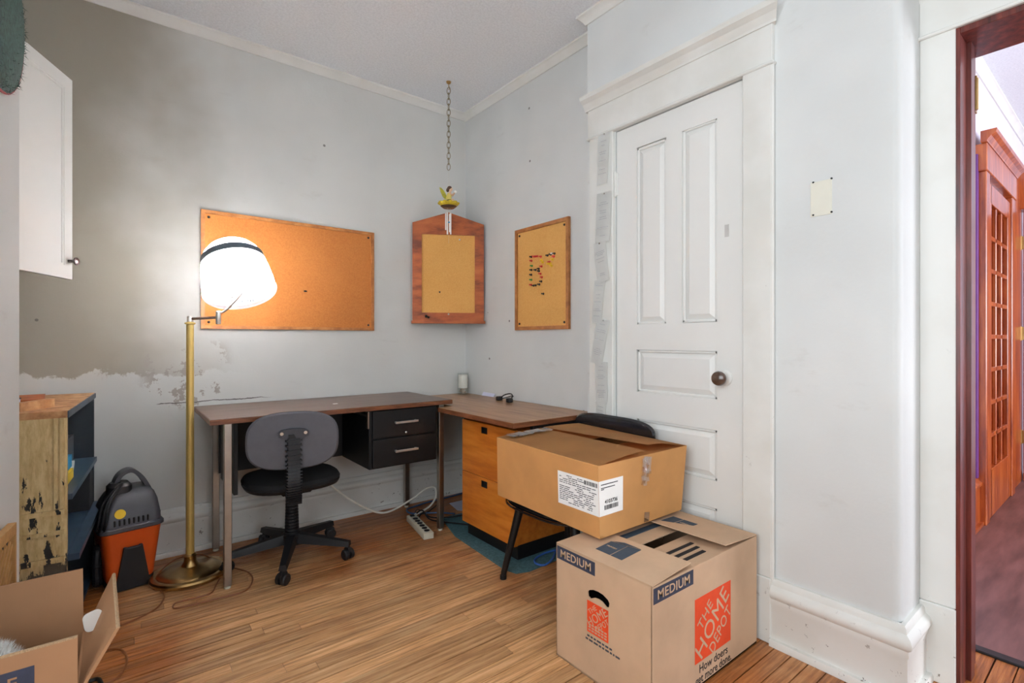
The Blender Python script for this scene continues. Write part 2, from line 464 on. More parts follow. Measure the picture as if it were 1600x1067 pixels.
def remeshed(bm, voxel):
    me = bpy.data.meshes.new('r'); bm.to_mesh(me); bm.free()
    o = bpy.data.objects.new('r', me); COL.objects.link(o)
    md = o.modifiers.new('r', 'REMESH'); md.mode = 'VOXEL'; md.voxel_size = voxel
    s = o.modifiers.new('s', 'SMOOTH'); s.iterations = 3
    dg = bpy.context.evaluated_depsgraph_get(); dg.update()
    m2 = bpy.data.meshes.new_from_object(o.evaluated_get(dg))
    b2 = BM(); b2.from_mesh(m2)
    bpy.data.objects.remove(o); bpy.data.meshes.remove(me); bpy.data.meshes.remove(m2)
    return b2
def rrect(wd, ht, r, n=5):
    out = []
    for cx, cy, a0 in ((wd / 2 - r, ht / 2 - r, 0), (-wd / 2 + r, ht / 2 - r, 90), (-wd / 2 + r, -ht / 2 + r, 180), (wd / 2 - r, -ht / 2 + r, 270)):
        for k in range(n + 1):
            a = R(a0 + 90 * k / n); out.append((cx + r * math.cos(a), cy + r * math.sin(a)))
    return out

# ================================================================== THE ROOM
XL = -2.62          # left wall inside face
YF = -6.20          # wall behind the camera
# ---- floor
fl = BM(); box(fl, -2.80, 0.385, YF - 0.2, 0.15, -0.06, -0.012)
floor = struct(obj('floor', fl, 'dark_navy'), 'worn varnished hardwood strip floor of the room')
pm_ = bpy.data.meshes.new('plank'); b_ = BM(); box(b_, -0.5, 0.5, -0.5, 0.5, -0.5, 0.5)
top_e = [e for e in b_.edges if all(v.co.z > 0 for v in e.verts)]
b_.to_mesh(pm_); b_.free(); pm_.materials.append(MATS['oak'])
PW = 0.0555
rows = int(3.75 / PW) + 1
bk = BM()
for i in range(rows, int(-YF / PW) + 1): box(bk, XL, 0.38, -(i + 1) * PW, -i * PW - 0.002, -0.012, 0.0)
obj('planks', bk, 'oak', floor, kind='stuff')
for i in range(rows):
    y1 = -i * PW; y0 = y1 - PW
    xe = 0.09 if y0 > -2.64 else 0.38
    x = XL
    cut = random.uniform(0.35, 1.2)
    while x < xe - 0.001:
        x2 = min(x + cut, xe)
        if xe - x2 < 0.25: x2 = xe
        o = bpy.data.objects.new('plank', pm_); COL.objects.link(o); o.parent = floor
        o.location = ((x + x2) / 2, (y0 + y1) / 2, -0.006 + random.uniform(-0.0006, 0.0))
        o.scale = (x2 - x - 0.0016, PW - random.uniform(0.0026, 0.0060), 0.012)
        x = x2; cut = random.uniform(0.75, 1.7)
# ---- ceiling
cb = BM(); box(cb, -2.80, 4.3, YF - 0.3, 0.15, CEIL, CEIL + 0.1)
struct(obj('ceiling', cb, 'ceiling'), 'grey-white stippled plaster ceiling')
# ---- walls
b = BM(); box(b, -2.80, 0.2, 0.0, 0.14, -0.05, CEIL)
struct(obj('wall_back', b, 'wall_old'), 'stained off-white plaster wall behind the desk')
b = BM(); box(b, 0.0, 0.18, -1.336, 0.0, -0.05, CEIL)
struct(obj('wall_right', b, 'wall_paint'), 'off-white wall beside the corner with small cork board')
# closet projection with the door opening
DO0, DO1, DZ = -1.52, -2.145, 2.098
b = BM()
box(b, -0.13, 0.0, DO0, -1.336, -0.012, CEIL)
box(b, -0.13, 0.0, DO1, DO0, DZ, CEIL)
box(b, -0.13, 0.0, -2.56, DO1, -0.012, CEIL)
# rounded outer corner
poly = [(-0.13, -2.56), (0.0, -2.56), (0.0, -2.634)] + [(-0.105 - 0.025 * math.sin(R(a)), -2.609 - 0.025 * math.cos(R(a))) for a in range(0, 91, 15)]
prism(b, poly, -0.012, CEIL, Matrix.Identity(4))
box(b, 0.0, 0.12, -2.634, -2.5, -0.012, CEIL)
struct(obj('wall_closet', b, 'wall_paint', smooth=True, ang=0.4), 'projecting off-white wall holding the panelled closet door')
b = BM(); box(b, 0.0, 0.10, -2.5, -1.34, -0.012, 2.2)
# doorway wall at the right
HY0, HY1, HZ = -2.73, -3.55, 2.08
b = BM()
box(b, 0.09, 0.28, HY0, -2.60, -0.012, CEIL); box(b, 0.09, 0.28, HY1, HY0, HZ, CEIL); box(b, 0.09, 0.28, YF - 0.14, HY1, -0.012, CEIL)
struct(obj('wall_doorway', b, 'wall_paint'), 'white wall around the doorway to the hall')
# wall stub at the left, slightly askew, hiding part of the alcove
dirv = Vector((-0.108, -0.994, 0)).normalized()
A = Vector((-2.245, -0.96, 0)); Bv = A + dirv * 0.95
nrm = Vector((dirv.y, -dirv.x, 0)); nrm = nrm if nrm.x < 0 else -nrm
b = BM()
q = [A, Bv, Bv + nrm * 0.22, A + nrm * 0.33]
hexa(b, [(p.x, p.y, -0.012) for p in q], [(p.x, p.y, CEIL) for p in q])
struct(obj('wall_stub', b, 'wall_paint'), 'white wall end at the left edge with round green hanging')
# left wall with window, wall behind the camera with an added window
def wall_with_window(name, axis, at, th, a0, a1, w0, w1, z0, z1, label):
    b = BM()
    def bb(p, q_, za, zb):
        if axis == 'x': box(b, at, at + th, p, q_, za, zb)
        else: box(b, p, q_, at, at + th, za, zb)
    bb(a0, w0, -0.05, CEIL); bb(w1, a1, -0.05, CEIL); bb(w0, w1, -0.05, z0); bb(w0, w1, z1, CEIL)
    return struct(obj(name, b, 'wall_paint'), label)
wall_with_window('wall_left', 'x', XL - 0.16, 0.16, YF - 0.14, 0.0, -3.95, -2.15, 0.70, 2.40, 'white left wall with a window beside the camera')
wall_with_window('wall_front', 'y', YF - 0.16, 0.16, -2.78, 0.28, -2.3, -0.2, 0.8, 2.4, 'white wall behind the camera with an added window')
def window(name, axis, at, w0, w1, z0, z1, label):
    t = bpy.data.objects.new(name, None); COL.objects.link(t); struct(t, label)
    b = BM()
    def bb(p, q_, za, zb, d=0.03):
        if axis == 'x': box(b, at - d, at + d, p, q_, za, zb, 0.004)
        else: box(b, p, q_, at - d, at + d, za, zb, 0.004)
    bb(w0, w0 + 0.05, z0, z1); bb(w1 - 0.05, w1, z0, z1); bb(w0, w1, z0, z0 + 0.06); bb(w0, w1, z1 - 0.05, z1); bb(w0, w1, (z0 + z1) / 2 - 0.02, (z0 + z1) / 2 + 0.02)
    obj('window_frame', b, 'trim', t)
    b = BM()
    if axis == 'x': box(b, at - 0.003, at + 0.003, w0 + 0.05, w1 - 0.05, z0 + 0.06, z1 - 0.05)
    else: box(b, w0 + 0.05, w1 - 0.05, at - 0.003, at + 0.003, z0 + 0.06, z1 - 0.05)
    obj('pane', b, 'glass', t)
window('fill_window', 'y', YF - 0.08, -2.3, -0.2, 0.8, 2.4, 'added fill-light window behind the camera')  # unseen window, added to let soft fill light in
window('window_2', 'x', XL - 0.08, -3.95, -2.15, 0.70, 2.40, 'sash window on the left wall')

# ---- crown mouldings
CR = [(0, 0), (0, -0.046), (0.008, -0.046), (0.014, -0.036), (0.030, -0.016), (0.042, -0.010), (0.042, 0)]
def crown(name, p0, p1, out, m0=0, m1=0):
    struct(obj(name, mould(BM(), CR, (p0[0], p0[1], CEIL), (p1[0], p1[1], CEIL), out, m0, m1), 'trim', smooth=True), 'narrow white crown moulding under the ceiling')
crown('trim_1', (XL, 0), (0, 0), (0, -1, 0), 0, -1)
crown('trim_2', (0, 0), (0, -1.336), (-1, 0, 0), -1, -1)
crown('trim_3', (0.0, -1.336), (-0.13, -1.336), (0, 1, 0), -1, 1)
crown('trim_4', (-0.13, -1.336), (-0.13, -2.634), (-1, 0, 0), 1, 1)
# ---- baseboards
BB = [(0, 0.236), (0.011, 0.236), (0.016, 0.228), (0.018, 0.214), (0.030, 0.204), (0.035, 0.190), (0.033, 0.178), (0.023, 0.166), (0.024, 0.150), (0.020, 0.140), (0.020, 0.024), (0.034, 0.024), (0.038, 0.015), (0.038, 0.0), (0, 0.0)]
def baseb(name, p0, p1, out, m0=0, m1=0, lab='tall moulded white baseboard'):
    struct(obj(name, mould(BM(), BB, (p0[0], p0[1], 0), (p1[0], p1[1], 0), out, m0, m1), 'trim', smooth=True, ang=0.7), lab)
baseb('baseboard_back', (XL, 0), (0, 0), (0, -1, 0), 0, -1)
baseb('baseboard_right', (0, 0), (0, -1.336), (-1, 0, 0), -1, 0)
baseb('baseboard_closet', (-0.13, -2.256), (-0.13, -2.634), (-1, 0, 0), 0, 1)
baseb('baseboard_return', (-0.13, -2.634), (0.09, -2.634), (0, -1, 0), 1, 0)

# ---- closet door
ct = bpy.data.objects.new('door_1', None); COL.objects.link(ct); struct(ct, 'white panelled closet door with brown knob')
ct.location = (-0.125, (DO0 + DO1) / 2, 0)
b = BM()
y0d, y1d = DO0 - 0.004, DO1 + 0.004            # y0d is the far edge
XF = -0.127                                     # front of stiles and rails
panels = [(-1.640, -1.798, 1.171, 1.983), (-1.876, -2.035, 1.173, 1.990), (-1.643, -2.035, 0.862, 1.055), (-1.645, -2.035, 0.535, 0.738), (-1.643, -2.035, 0.16, 0.425)]
ys = [y0d, -1.64, -1.798, -1.876, -2.035, y1d]
def rail(ya, yb, za, zb): box(b, XF, XF + 0.036, yb, ya, za, zb)
rail(y0d, -1.64, 0.008, DZ - 0.004); rail(-2.035, y1d, 0.008, DZ - 0.004)
rail(-1.64, -2.035, 1.985, DZ - 0.004); rail(-1.798, -1.876, 1.172, 1.985); rail(-1.64, -2.035, 1.055, 1.172)
rail(-1.64, -2.035, 0.738, 0.862); rail(-1.64, -2.035, 0.425, 0.535); rail(-1.64, -2.035, 0.008, 0.16)
obj('door_frame', b, 'door_white', ct)
for ya, yb, za, zb in panels:
    b = BM(); c = 0.012; e = 0.034
    box(b, XF + 0.013, XF + 0.028, yb, ya, za, zb)
    o_ = [(XF + 0.013, ya - c, za + c), (XF + 0.013, yb + c, za + c), (XF + 0.013, yb + c, zb - c), (XF + 0.013, ya - c, zb - c)]
    i_ = [(XF + 0.003, ya - e, za + e), (XF + 0.003, yb + e, za + e), (XF + 0.003, yb + e, zb - e), (XF + 0.003, ya - e, zb - e)]
    hexa(b, o_, i_)
    for (pa, pb, pc, pd) in ((ya, yb, za, za + c), (ya, yb, zb - c, zb), (ya, ya - c, za, zb), (yb + c, yb, za, zb)):
        box(b, XF + 0.004, XF + 0.014, pb, pa, pc, pd, 0.003)
    obj('panel', b, 'door_white', ct)
Mk = Matrix.Translation((XF, -2.068, 0.950)) @ Matrix.Rotation(R(-90), 4, 'Y')
obj('rosette', lathe(BM(), [(0.031, 0), (0.031, 0.004), (0.026, 0.008), (0.012, 0.010)], 24, Mk), 'trim', ct, True)
obj('knob', lathe(BM(), [(0.010, 0.008), (0.010, 0.024), (0.019, 0.028), (0.0275, 0.038), (0.029, 0.048), (0.026, 0.056), (0.016, 0.063), (0.004, 0.065)], 28, Mk), 'knob_brown', ct, True)
b = BM(); box(b, XF - 0.006, XF + 0.002, -1.531, -1.519, 1.79, 1.90, 0.002); tube(b, [(XF - 0.008, -1.521, 1.785), (XF - 0.008, -1.521, 1.905)], 0.006)
obj('hinge', b, 'trim', ct)
b = BM(); box(b, XF - 0.0012, XF + 0.001, -2.085, -2.067, 1.505, 1.553); obj('sticker_mark', b, 'ink', ct).data.materials[0] = mat('tape_mark', (196, 194, 190), 0.7)
# door casing, header and cap
b = BM()
box(b, -0.150, -0.1295, -1.516, -1.366, 0.0, 2.106, 0.003)
box(b, -0.150, -0.1295, -2.256, -2.149, 0.235, 2.106, 0.003)
box(b, -0.156, -0.1295, -2.256, -2.149, 0.0, 0.235, 0.003)
tube(b, [(-0.142, -2.257, 0.0), (-0.142, -2.257, 2.106)], 0.007, 8)
struct(obj('trim_5', b, 'trim'), 'wide white casing boards of the closet door')
b = BM()
box(b, -0.152, -0.1295, -2.260, -1.358, 2.106, 2.245, 0.002)
box(b, -0.158, -0.1295, -2.268, -1.352, 2.098, 2.110, 0.004)
CP = [(0, 0), (0.028, 0), (0.030, 0.008), (0.046, 0.030), (0.066, 0.044), (0.070, 0.058), (0.070, 0.064), (0, 0.064)]
mould(b, CP, (-0.13, -1.345, 2.243), (-0.13, -2.262, 2.243), (-1, 0, 0), 0.0, 0.55)
struct(obj('trim_6', b, 'trim'), 'white header board and projecting cap over the closet door')
# closet interior back so nothing shows through the gaps
b = BM(); box(b, -0.03, -0.005, DO1, DO0, -0.01, DZ); struct(obj('trim_7', b, 'black'), 'dark void behind the closet door')

# ---- hall doorway trim
b = BM()
box(b, 0.064, 0.09, HY0 + 0.004, -2.634, 0.25, 2.085, 0.003)
box(b, 0.058, 0.09, HY0 + 0.004, -2.634, 0.0, 0.25, 0.003)
box(b, 0.064, 0.09, HY1 - 0.11, HY1 + 0.004, 0.0, 2.085, 0.003)
struct(obj('trim_8', b, 'trim'), 'white side casing of the hall doorway, paint chipped')
b = BM()
box(b, 0.062, 0.09, HY1 - 0.11, -2.634, 2.085, 2.205, 0.002)
box(b, 0.054, 0.09, HY1 - 0.12, -2.630, 2.080, 2.092, 0.003)
mould(b, CP, (0.09, -2.628, 2.203), (0.09, HY1 - 0.12, 2.203), (-1, 0, 0))
struct(obj('trim_9', b, 'trim'), 'white header board and cap over the hall doorway')
b = BM()
box(b, 0.066, 0.29, HY0 - 0.006, HY0 + 0.010, 0.0, HZ, 0.001); box(b, 0.15, 0.20, HY0 - 0.018, HY0 - 0.004, 0.0, HZ - 0.01, 0.001)
box(b, 0.066, 0.29, HY1 - 0.010, HY1 + 0.006, 0.0, HZ, 0.001)
jam = struct(obj('trim_10', b, 'jamb_wood'), 'dark red-brown wooden jamb of the hall doorway')
b = BM(); box(b, 0.066, 0.29, HY1 + 0.006, HY0 - 0.006, HZ - 0.02, HZ - 0.0005, 0.001)
struct(obj('trim_11', b, 'jamb_wood'), 'dark red-brown wooden head of the hall doorway')
b = BM()
box(b, 0.23, 0.292, HY0 - 0.010, HY0 - 0.004, 1.87, 1.965, 0.001)
tube(b, [(0.236, HY0 - 0.015, 1.865), (0.236, HY0 - 0.015, 1.97)], 0.007)
tube(b, [(0.236, HY0 - 0.015, 1.97), (0.236, HY0 - 0.015, 1.978)], 0.004)
for zz in (1.885, 1.917, 1.95): sphere(b, (0.262, HY0 - 0.010, zz), 0.004, 8, 6)
obj('hinge', b, 'brass', jam, True)

# ---- hall beyond
b = BM(); box(b, 0.41, 4.2, YF - 0.1, -2.3, -0.05, 0.002)
struct(obj('floor_hall', b, 'hall_floor'), 'scuffed purple-brown hall floor')
b = BM(); box(b, 0.372, 0.414, YF, -2.55, -0.02, 0.008, 0.003)
struct(obj('trim_12', b, 'threshold'), 'thin dark metal threshold strip in the doorway')
HYW = -2.46
b = BM(); box(b, 0.28, 4.2, HYW, HYW + 0.14, -0.05, CEIL)
struct(obj('wall_hall', b, 'hall_paint'), 'lavender white hall wall')
b = BM(); box(b, 3.95, 4.1, YF, -2.3, -0.05, CEIL)
struct(obj('wall_hall_end', b, 'hall_paint'), 'end wall of the hall')
wall_with_window('wall_hall_front', 'y', YF - 0.16, 0.16, 0.28, 4.1, 1.0, 3.0, 0.6, 2.4, 'hall wall with a window')
window('window_3', 'y', YF - 0.08, 1.0, 3.0, 0.6, 2.4, 'wide window of the hall')
crown('trim_13', (0.28, HYW), (3.95, HYW), (0, -1, 0), 0, -1)
HB = [(0, 0.28), (0.010, 0.28), (0.018, 0.262), (0.030, 0.250), (0.030, 0.236), (0.020, 0.224), (0.020, 0.02), (0.038, 0.02), (0.038, 0), (0, 0)]
b = mould(BM(), HB, (0.28, HYW, 0.002), (2.02, HYW, 0.002), (0, -1, 0))
struct(obj('baseboard_hall', b, 'hall_wood', smooth=True), 'varnished orange-brown hall baseboard')
# french door in the hall wall
t = bpy.data.objects.new('door_2', None); COL.objects.link(t); t.location = (2.5, HYW, 0.002); struct(t, 'varnished french door with small panes in the hall')
fx0, fx1, fz = 2.12, 2.92, 2.06
b = BM(); box(b, fx0, fx1, HYW - 0.006, HYW + 0.002, 0.002, fz); obj('backing', b, 'hall_wood', t)
b = BM()
yy0, yy1 = HYW - 0.040, HYW - 0.006
box(b, fx0, fx0 + 0.12, yy0, yy1, 0.004, fz, 0.003); box(b, fx1 - 0.10, fx1, yy0, yy1, 0.004, fz, 0.003)
box(b, fx0 + 0.1, fx1 - 0.1, yy0, yy1, 0.004, 0.30, 0.003); box(b, fx0 + 0.1, fx1 - 0.1, yy0, yy1, fz - 0.12, fz, 0.003)
obj('door_frame', b, 'hall_wood', t)
gx0, gx1, gz0, gz1 = fx0 + 0.12, fx1 - 0.10, 0.30, fz - 0.12
for i in range(1, 3):
    xx = gx0 + (gx1 - gx0) * i / 3
    b = BM(); box(b, xx - 0.014, xx + 0.014, yy0 + 0.004, yy1, gz0, gz1, 0.003); obj('muntin', b, 'hall_wood', t)
for k in range(1, 8):
    zz = gz0 + (gz1 - gz0) * k / 8
    b = BM(); box(b, gx0, gx1, yy0 + 0.004, yy1, zz - 0.014, zz + 0.014, 0.003); obj('muntin', b, 'hall_wood', t)
for i in range(3):
    for k in range(8):
        xa = gx0 + (gx1 - gx0) * i / 3 + 0.012; xb = gx0 + (gx1 - gx0) * (i + 1) / 3 - 0.012
        za = gz0 + (gz1 - gz0) * k / 8 + 0.012; zb = gz0 + (gz1 - gz0) * (k + 1) / 8 - 0.012
        b = BM(); box(b, xa, xb, HYW - 0.020, HYW - 0.016, za, zb); obj('pane', b, 'hall_glass', t)
b = BM()
box(b, 2.02, fx0 - 0.002, HYW - 0.05, HYW, 0.002, 2.10, 0.004); box(b, fx1 + 0.002, 3.04, HYW - 0.05, HYW, 0.002, 2.10, 0.004)
box(b, 2.00, 3.06, HYW - 0.055, HYW, 2.10, 2.26, 0.004)
mould(b, CP, (1.97, HYW - 0.03, 2.26), (3.09, HYW - 0.03, 2.26), (0, -1, 0))
struct(obj('trim_14', b, 'hall_wood'), 'varnished casing and cornice of the french door')
b = BM(); box(b, 1.985, 2.018, HYW - 0.016, HYW, 0.28, 2.2, 0.002)
struct(obj('trim_15', b, 'purple'), 'purple painted edge strip beside the french door')
# open wooden door leaf standing beyond it
t = bpy.data.objects.new('door_3', None); COL.objects.link(t); t.location = (3.55, -2.52, 0.002); struct(t, 'varnished wooden door leaf standing open at the hall end')
b = BM(); box(b, 3.50, 3.54, -3.25, -2.50, 0.006, 2.10, 0.003); obj('door_leaf', b, 'hall_wood', t)
for zz in (0.35, 1.15, 1.85):
    b = BM(); box(b, 3.492, 3.502, -2.54, -2.49, zz - 0.05, zz + 0.05, 0.001); tube(b, [(3.494, -2.488, zz - 0.055), (3.494, -2.488, zz + 0.055)], 0.008)
    obj('hinge', b, 'brass', t, True)
b = BM()
box(b, 3.06, 3.56, HYW - 0.03, HYW, 0.002, 2.35, 0.003); box(b, 3.42, 3.58, HYW - 0.07, HYW, 2.10, 2.40, 0.006)
struct(obj('trim_16', b, 'hall_wood'), 'dark varnished wood panelling at the hall corner')

# ================================================================== BOARDS ON THE WALLS
def cork_board(root, M, wd, ht, fw, th, cm, fm):
    b = BM(); prism(b, [(-wd/2 + fw*.5, -ht/2 + fw*.5), (wd/2 - fw*.5, -ht/2 + fw*.5), (wd/2 - fw*.5, ht/2 - fw*.5), (-wd/2 + fw*.5, ht/2 - fw*.5)], 0.001, th * 0.55, M)
    obj('cork_sheet', b, cm, root)
    o = [(-wd/2, -ht/2), (wd/2, -ht/2), (wd/2, ht/2), (-wd/2, ht/2)]
    i = [(-wd/2 + fw, -ht/2 + fw), (wd/2 - fw, -ht/2 + fw), (wd/2 - fw, ht/2 - fw), (-wd/2 + fw, ht/2 - fw)]
    for k in range(4):
        b = BM(); prism(b, [o[k], o[(k + 1) % 4], i[(k + 1) % 4], i[k]], 0.001, th, M)
        obj('frame_strip', b, fm, root)
    for sx in (-1, 1):
        for sy in (-1, 1):
            b = BM(); sphere(b, M @ Vector((sx * (wd/2 - fw - 0.018), sy * (ht/2 - fw - 0.018), th * 0.6)), 0.007, 8, 6)
            obj('screw', b, 'black_metal', root, True)
t = thing('cork_board', 'wide cork bulletin board on the wall behind the lamp', 'bulletin board', (-1.187, -0.002, 1.16))
M = frame((-1.187, -0.002, 1.474), (1, 0, 0), (0, 0, 1))
cork_board(t, M, 0.953, 0.630, 0.018, 0.016, 'cork', 'board_frame')
b = BM(); sphere(b, (-1.135, -0.014, 1.388), (0.010, 0.006, 0.005), 8, 6); obj('push_pin', b, 'black_metal', t, True)
t = thing('cork_board', 'tall cork board by the closet with a figure of pushpins', 'bulletin board', (-0.002, -0.845, 1.16))
M = frame((-0.002, -0.845, 1.478), (0, -1, 0), (0, 0, 1))
cork_board(t, M, 0.484, 0.634, 0.022, 0.018, 'cork_light', 'board_frame')
# pins: outline read off the crop of the board (u right, v up in board fractions)
pins = [(257,413,'black'),(278,410,'red'),(290,410,'red'),(303,408,'red'),(332,411,'red'),(341,440,'yellow'),(349,457,'yellow'),(258,444,'red'),(262,484,'green'),(338,489,'red'),(258,517,'black'),(290,517,'black'),(316,508,'black'),(318,526,'black'),(256,555,'black'),(330,547,'red'),(341,574,'red'),(336,608,'black'),(257,595,'green'),(255,635,'red'),(276,641,'black'),(292,639,'black'),(320,632,'black'),(352,706,'black'),(386,402,'black'),(411,394,'black'),(425,387,'white'),(441,387,'black'),(436,410,'red'),(426,434,'yellow'),(401,454,'red'),(394,468,'yellow'),(409,466,'yellow'),(418,483,'yellow')]
def to_board(cx, cy):
    px = 780 + cx / 5.08; py = 320 + cy / 5.08
    th = R(38.2); k = (px - 800) / 783; m = (531 - py) / 783
    d = (math.sin(th) + math.cos(th) * k, math.cos(th) - math.sin(th) * k, m)
    s = (-0.012 + 2.008) / d[0]
    return (-0.012, -3.101 + d[1] * s, 1.1 + d[2] * s)
for cx, cy, c in pins:
    b = BM(); p = Vector(to_board(cx, cy))
    Mp = Matrix.Translation(p) @ Matrix.Rotation(R(-90), 4, 'Y')
    lathe(b, [(0.0072, 0), (0.0072, 0.003), (0.003, 0.006), (0.003, 0.011), (0.0055, 0.015)], 8, Mp)
    obj('push_pin', b, c, t, True)
# pentagon-topped board across the corner
P0 = Vector((-0.438, -0.016, 0)); P1 = Vector((-0.016, -0.252, 0)); u = (P1 - P0).normalized(); wd = (P1 - P0).length
t = thing('corner_board', 'house-shaped pine framed cork board set across the room corner', 'bulletin board', (P0.x / 2 + P1.x / 2, P0.y / 2 + P1.y / 2, 1.215))
M = frame(((P0.x + P1.x) / 2, (P0.y + P1.y) / 2, 1.225), u, (0, 0, 1))
hw = wd / 2; H = 0.668; PK = 0.745; fw = 0.062
b = BM(); prism(b, [(-hw + .03, .02), (hw - .03, .02), (hw - .03, H - .03), (-hw + .03, H - .03)], -0.010, 0.004, M); obj('cork_sheet', b, 'cork_light', t)
for poly in ([(-hw, 0.0), (-hw + fw, 0.06), (-hw + fw, H - 0.075), (-hw, H)], [(hw - fw, 0.06), (hw, 0.0), (hw, H), (hw - fw, H - 0.075)],
             [(-hw, 0.0), (hw, 0.0), (hw - fw, 0.06), (-hw + fw, 0.06)], [(-hw, H), (-hw + fw, H - 0.075), (hw - fw, H - 0.075), (hw, H), (0, PK)]):
    b = BM(); prism(b, poly, -0.012, 0.016, M); obj('frame_board', b, 'pine_frame', t)
b = BM(); prism(b, [(-hw - .006, -.014), (hw + .006, -.014), (hw + .006, .004), (-hw - .006, .004)], -0.012, 0.052, M); obj('ledge', b, 'pine_frame', t)
for px_, py_, c, r_ in ((-.15, .035, 'black', .010), (-.135, .028, 'black', .008), (0.0, 0.05, 'candle', .006), (-.06, .20, 'black', .006), (.075, .56, 'candle', .006)):
    b = BM(); sphere(b, M @ Vector((px_, py_, 0.018)), r_, 8, 6); obj('push_pin', b, c, t, True)

# patch on the closet wall with four screw holes
t = thing('cover_patch', 'small cream rectangle with four dark screw holes on the wall', 'wall plate', (-0.131, -2.412, 1.52))
b = BM(); box(b, -0.1325, -0.1302, -2.446, -2.380, 1.522, 1.640, 0.0008); obj('plate', b, 'switch_patch', t)
for ys_, zs_ in ((-2.389, 1.640), (-2.445, 1.640), (-2.389, 1.528), (-2.445, 1.528)):
    b = BM(); lathe(b, [(0.0032, 0), (0.0032, 0.003)], 10, Matrix.Translation((-0.1305, ys_, zs_)) @ Matrix.Rotation(R(-90), 4, 'Y')); obj('screw_hole', b, 'black', t)

# papers pinned down the casing
plist = [(945, 207, 288, 18, 'topmost narrow receipt pinned high on the door casing'), (945, 300, 378, 24, 'second receipt from the top pinned on the door casing'),
         (937, 378, 442, 20, 'tilted third receipt from the top pinned on the door casing'), (938, 438, 505, 17, 'fourth receipt from the top pinned on the door casing'),
         (944, 498, 570, 20, 'fifth receipt from the top curling on the door casing'), (940, 565, 628, 20, 'sixth receipt from the top pinned on the door casing'),
         (941, 622, 668, 16, 'lowest receipt on the casing, partly behind the chair back')]
tilt = [3, 2, -9, 5, 12, -2, 4]
def on_x(px, py, X):
    th = R(38.2); k = (px - 800) / 783; m = (531 - py) / 783
    d = (math.sin(th) + math.cos(th) * k, math.cos(th) - math.sin(th) * k, m); s = (X + 2.008) / d[0]
    return Vector((X, -3.101 + d[1] * s, 1.1 + d[2] * s))
for (px, ya, yb, wpx, lab), tl in zip(plist, tilt):
    a = on_x(px, ya, -0.152); c = on_x(px, yb, -0.152); hgt = a.z - c.z; wd_ = wpx * 0.0040
    t = thing('paper_slip', lab, 'paper', (a.x, a.y, c.z), 0, 'receipts pinned on the door casing')
    b = BM(); n = 8; g = []
    Mr = rot('X', tl, a)
    for i in range(n + 1):
        f = i / n; curl = 0.010 * f * f + 0.004 * math.sin(f * 5)
        row = []
        for s in (-1, 1):
            v = Vector((a.x - 0.002 - curl - (0.006 * f if s < 0 else 0), a.y + s * wd_ / 2, a.z - hgt * f))
            row.append(b.verts.new(Mr @ v))
        g.append(row)
    for i in range(n): b.faces.new((g[i][0], g[i][1], g[i + 1][1], g[i + 1][0]))
    bmesh.ops.solidify(b, geom=b.faces[:], thickness=0.0005)
    obj('sheet', b, 'paper', t)
    b = BM()
    for i in range(3, 22):
        f = i / 24.0
        if random.random() < 0.55: continue
        curl = 0.010 * f * f + 0.004 * math.sin(f * 5)
        L = wd_ * random.uniform(0.15, 0.38)
        Mb = Mr
        box(b, a.x - 0.0036 - curl - 0.004 * f, a.x - 0.0030 - curl - 0.004 * f, a.y - L, a.y + L, a.z - hgt * f - 0.0008, a.z - hgt * f + 0.0008, M=Mb)
    o = obj('printed_lines', b, 'ink', t, kind='stuff'); o.data.materials[0] = mat('ink_faint', (200, 200, 204), 0.8)
    b = BM(); sphere(b, Mr @ Vector((a.x - 0.004, a.y, a.z - 0.008)), 0.004, 8, 6); obj('pin', b, 'steel_leg', t, True)

# ================================================================== DESK
t = thing('desk', 'steel-legged desk with brown laminate top and black drawer pedestal', 'desk', (-1.09, -0.31, 0))
b = BM(); box(b, -1.695, -0.485, -0.605, -0.035, 0.730, 0.755, 0.002); obj('desk_top', b, 'desk_laminate', t)
b = BM(); box(b, -1.697, -0.483, -0.6065, -0.604, 0.731, 0.753, 0.0008); box(b, -1.697, -1.694, -0.606, -0.034, 0.731, 0.753, 0.0008); obj('edge_band', b, 'edge_walnut', t)
for x_, y_ in ((-1.625, -0.573), (-1.605, -0.085), (-0.540, -0.565), (-0.512, -0.075)):
    b = BM(); box(b, x_ - 0.0155, x_ + 0.0155, y_ - 0.0155, y_ + 0.0155, 0.012, 0.730, 0.002)
    lg = obj('leg', b, 'steel_leg', t)
    b = BM(); lathe(b, [(0.014, 0.0), (0.014, 0.008), (0.006, 0.012), (0.006, 0.02)], 12, Matrix.Translation((x_, y_, 0))); obj('glide', b, 'strip_cream', lg, True)
b = BM(); box(b, -1.60, -0.56, -0.150, -0.138, 0.415, 0.728, 0.001); obj('modesty_panel', b, 'black_metal', t)
b = BM(); box(b, -1.592, -1.575, -0.52, -0.150, 0.39, 0.728, 0.001); obj('side_panel', b, 'black_metal', t)
b = BM(); box(b, -0.965, -0.560, -0.555, -0.155, 0.412, 0.728, 0.002)
ped = obj('pedestal', b, 'black_metal', t)
for z0_, z1_ in ((0.575, 0.722), (0.420, 0.568)):
    b = BM(); box(b, -0.950, -0.572, -0.572, -0.556, z0_, z1_, 0.003, 2); dr = obj('drawer', b, 'black_metal', t)
    zc = (z0_ + z1_) / 2 + 0.004
    b = BM(); box(b, -0.832, -0.695, -0.597, -0.588, zc - 0.006, zc + 0.006, 0.002)
    for xx in (-0.822, -0.705): box(b, xx - 0.006, xx + 0.006, -0.590, -0.571, zc - 0.005, zc + 0.005, 0.001)
    obj('handle', b, 'chrome', dr)
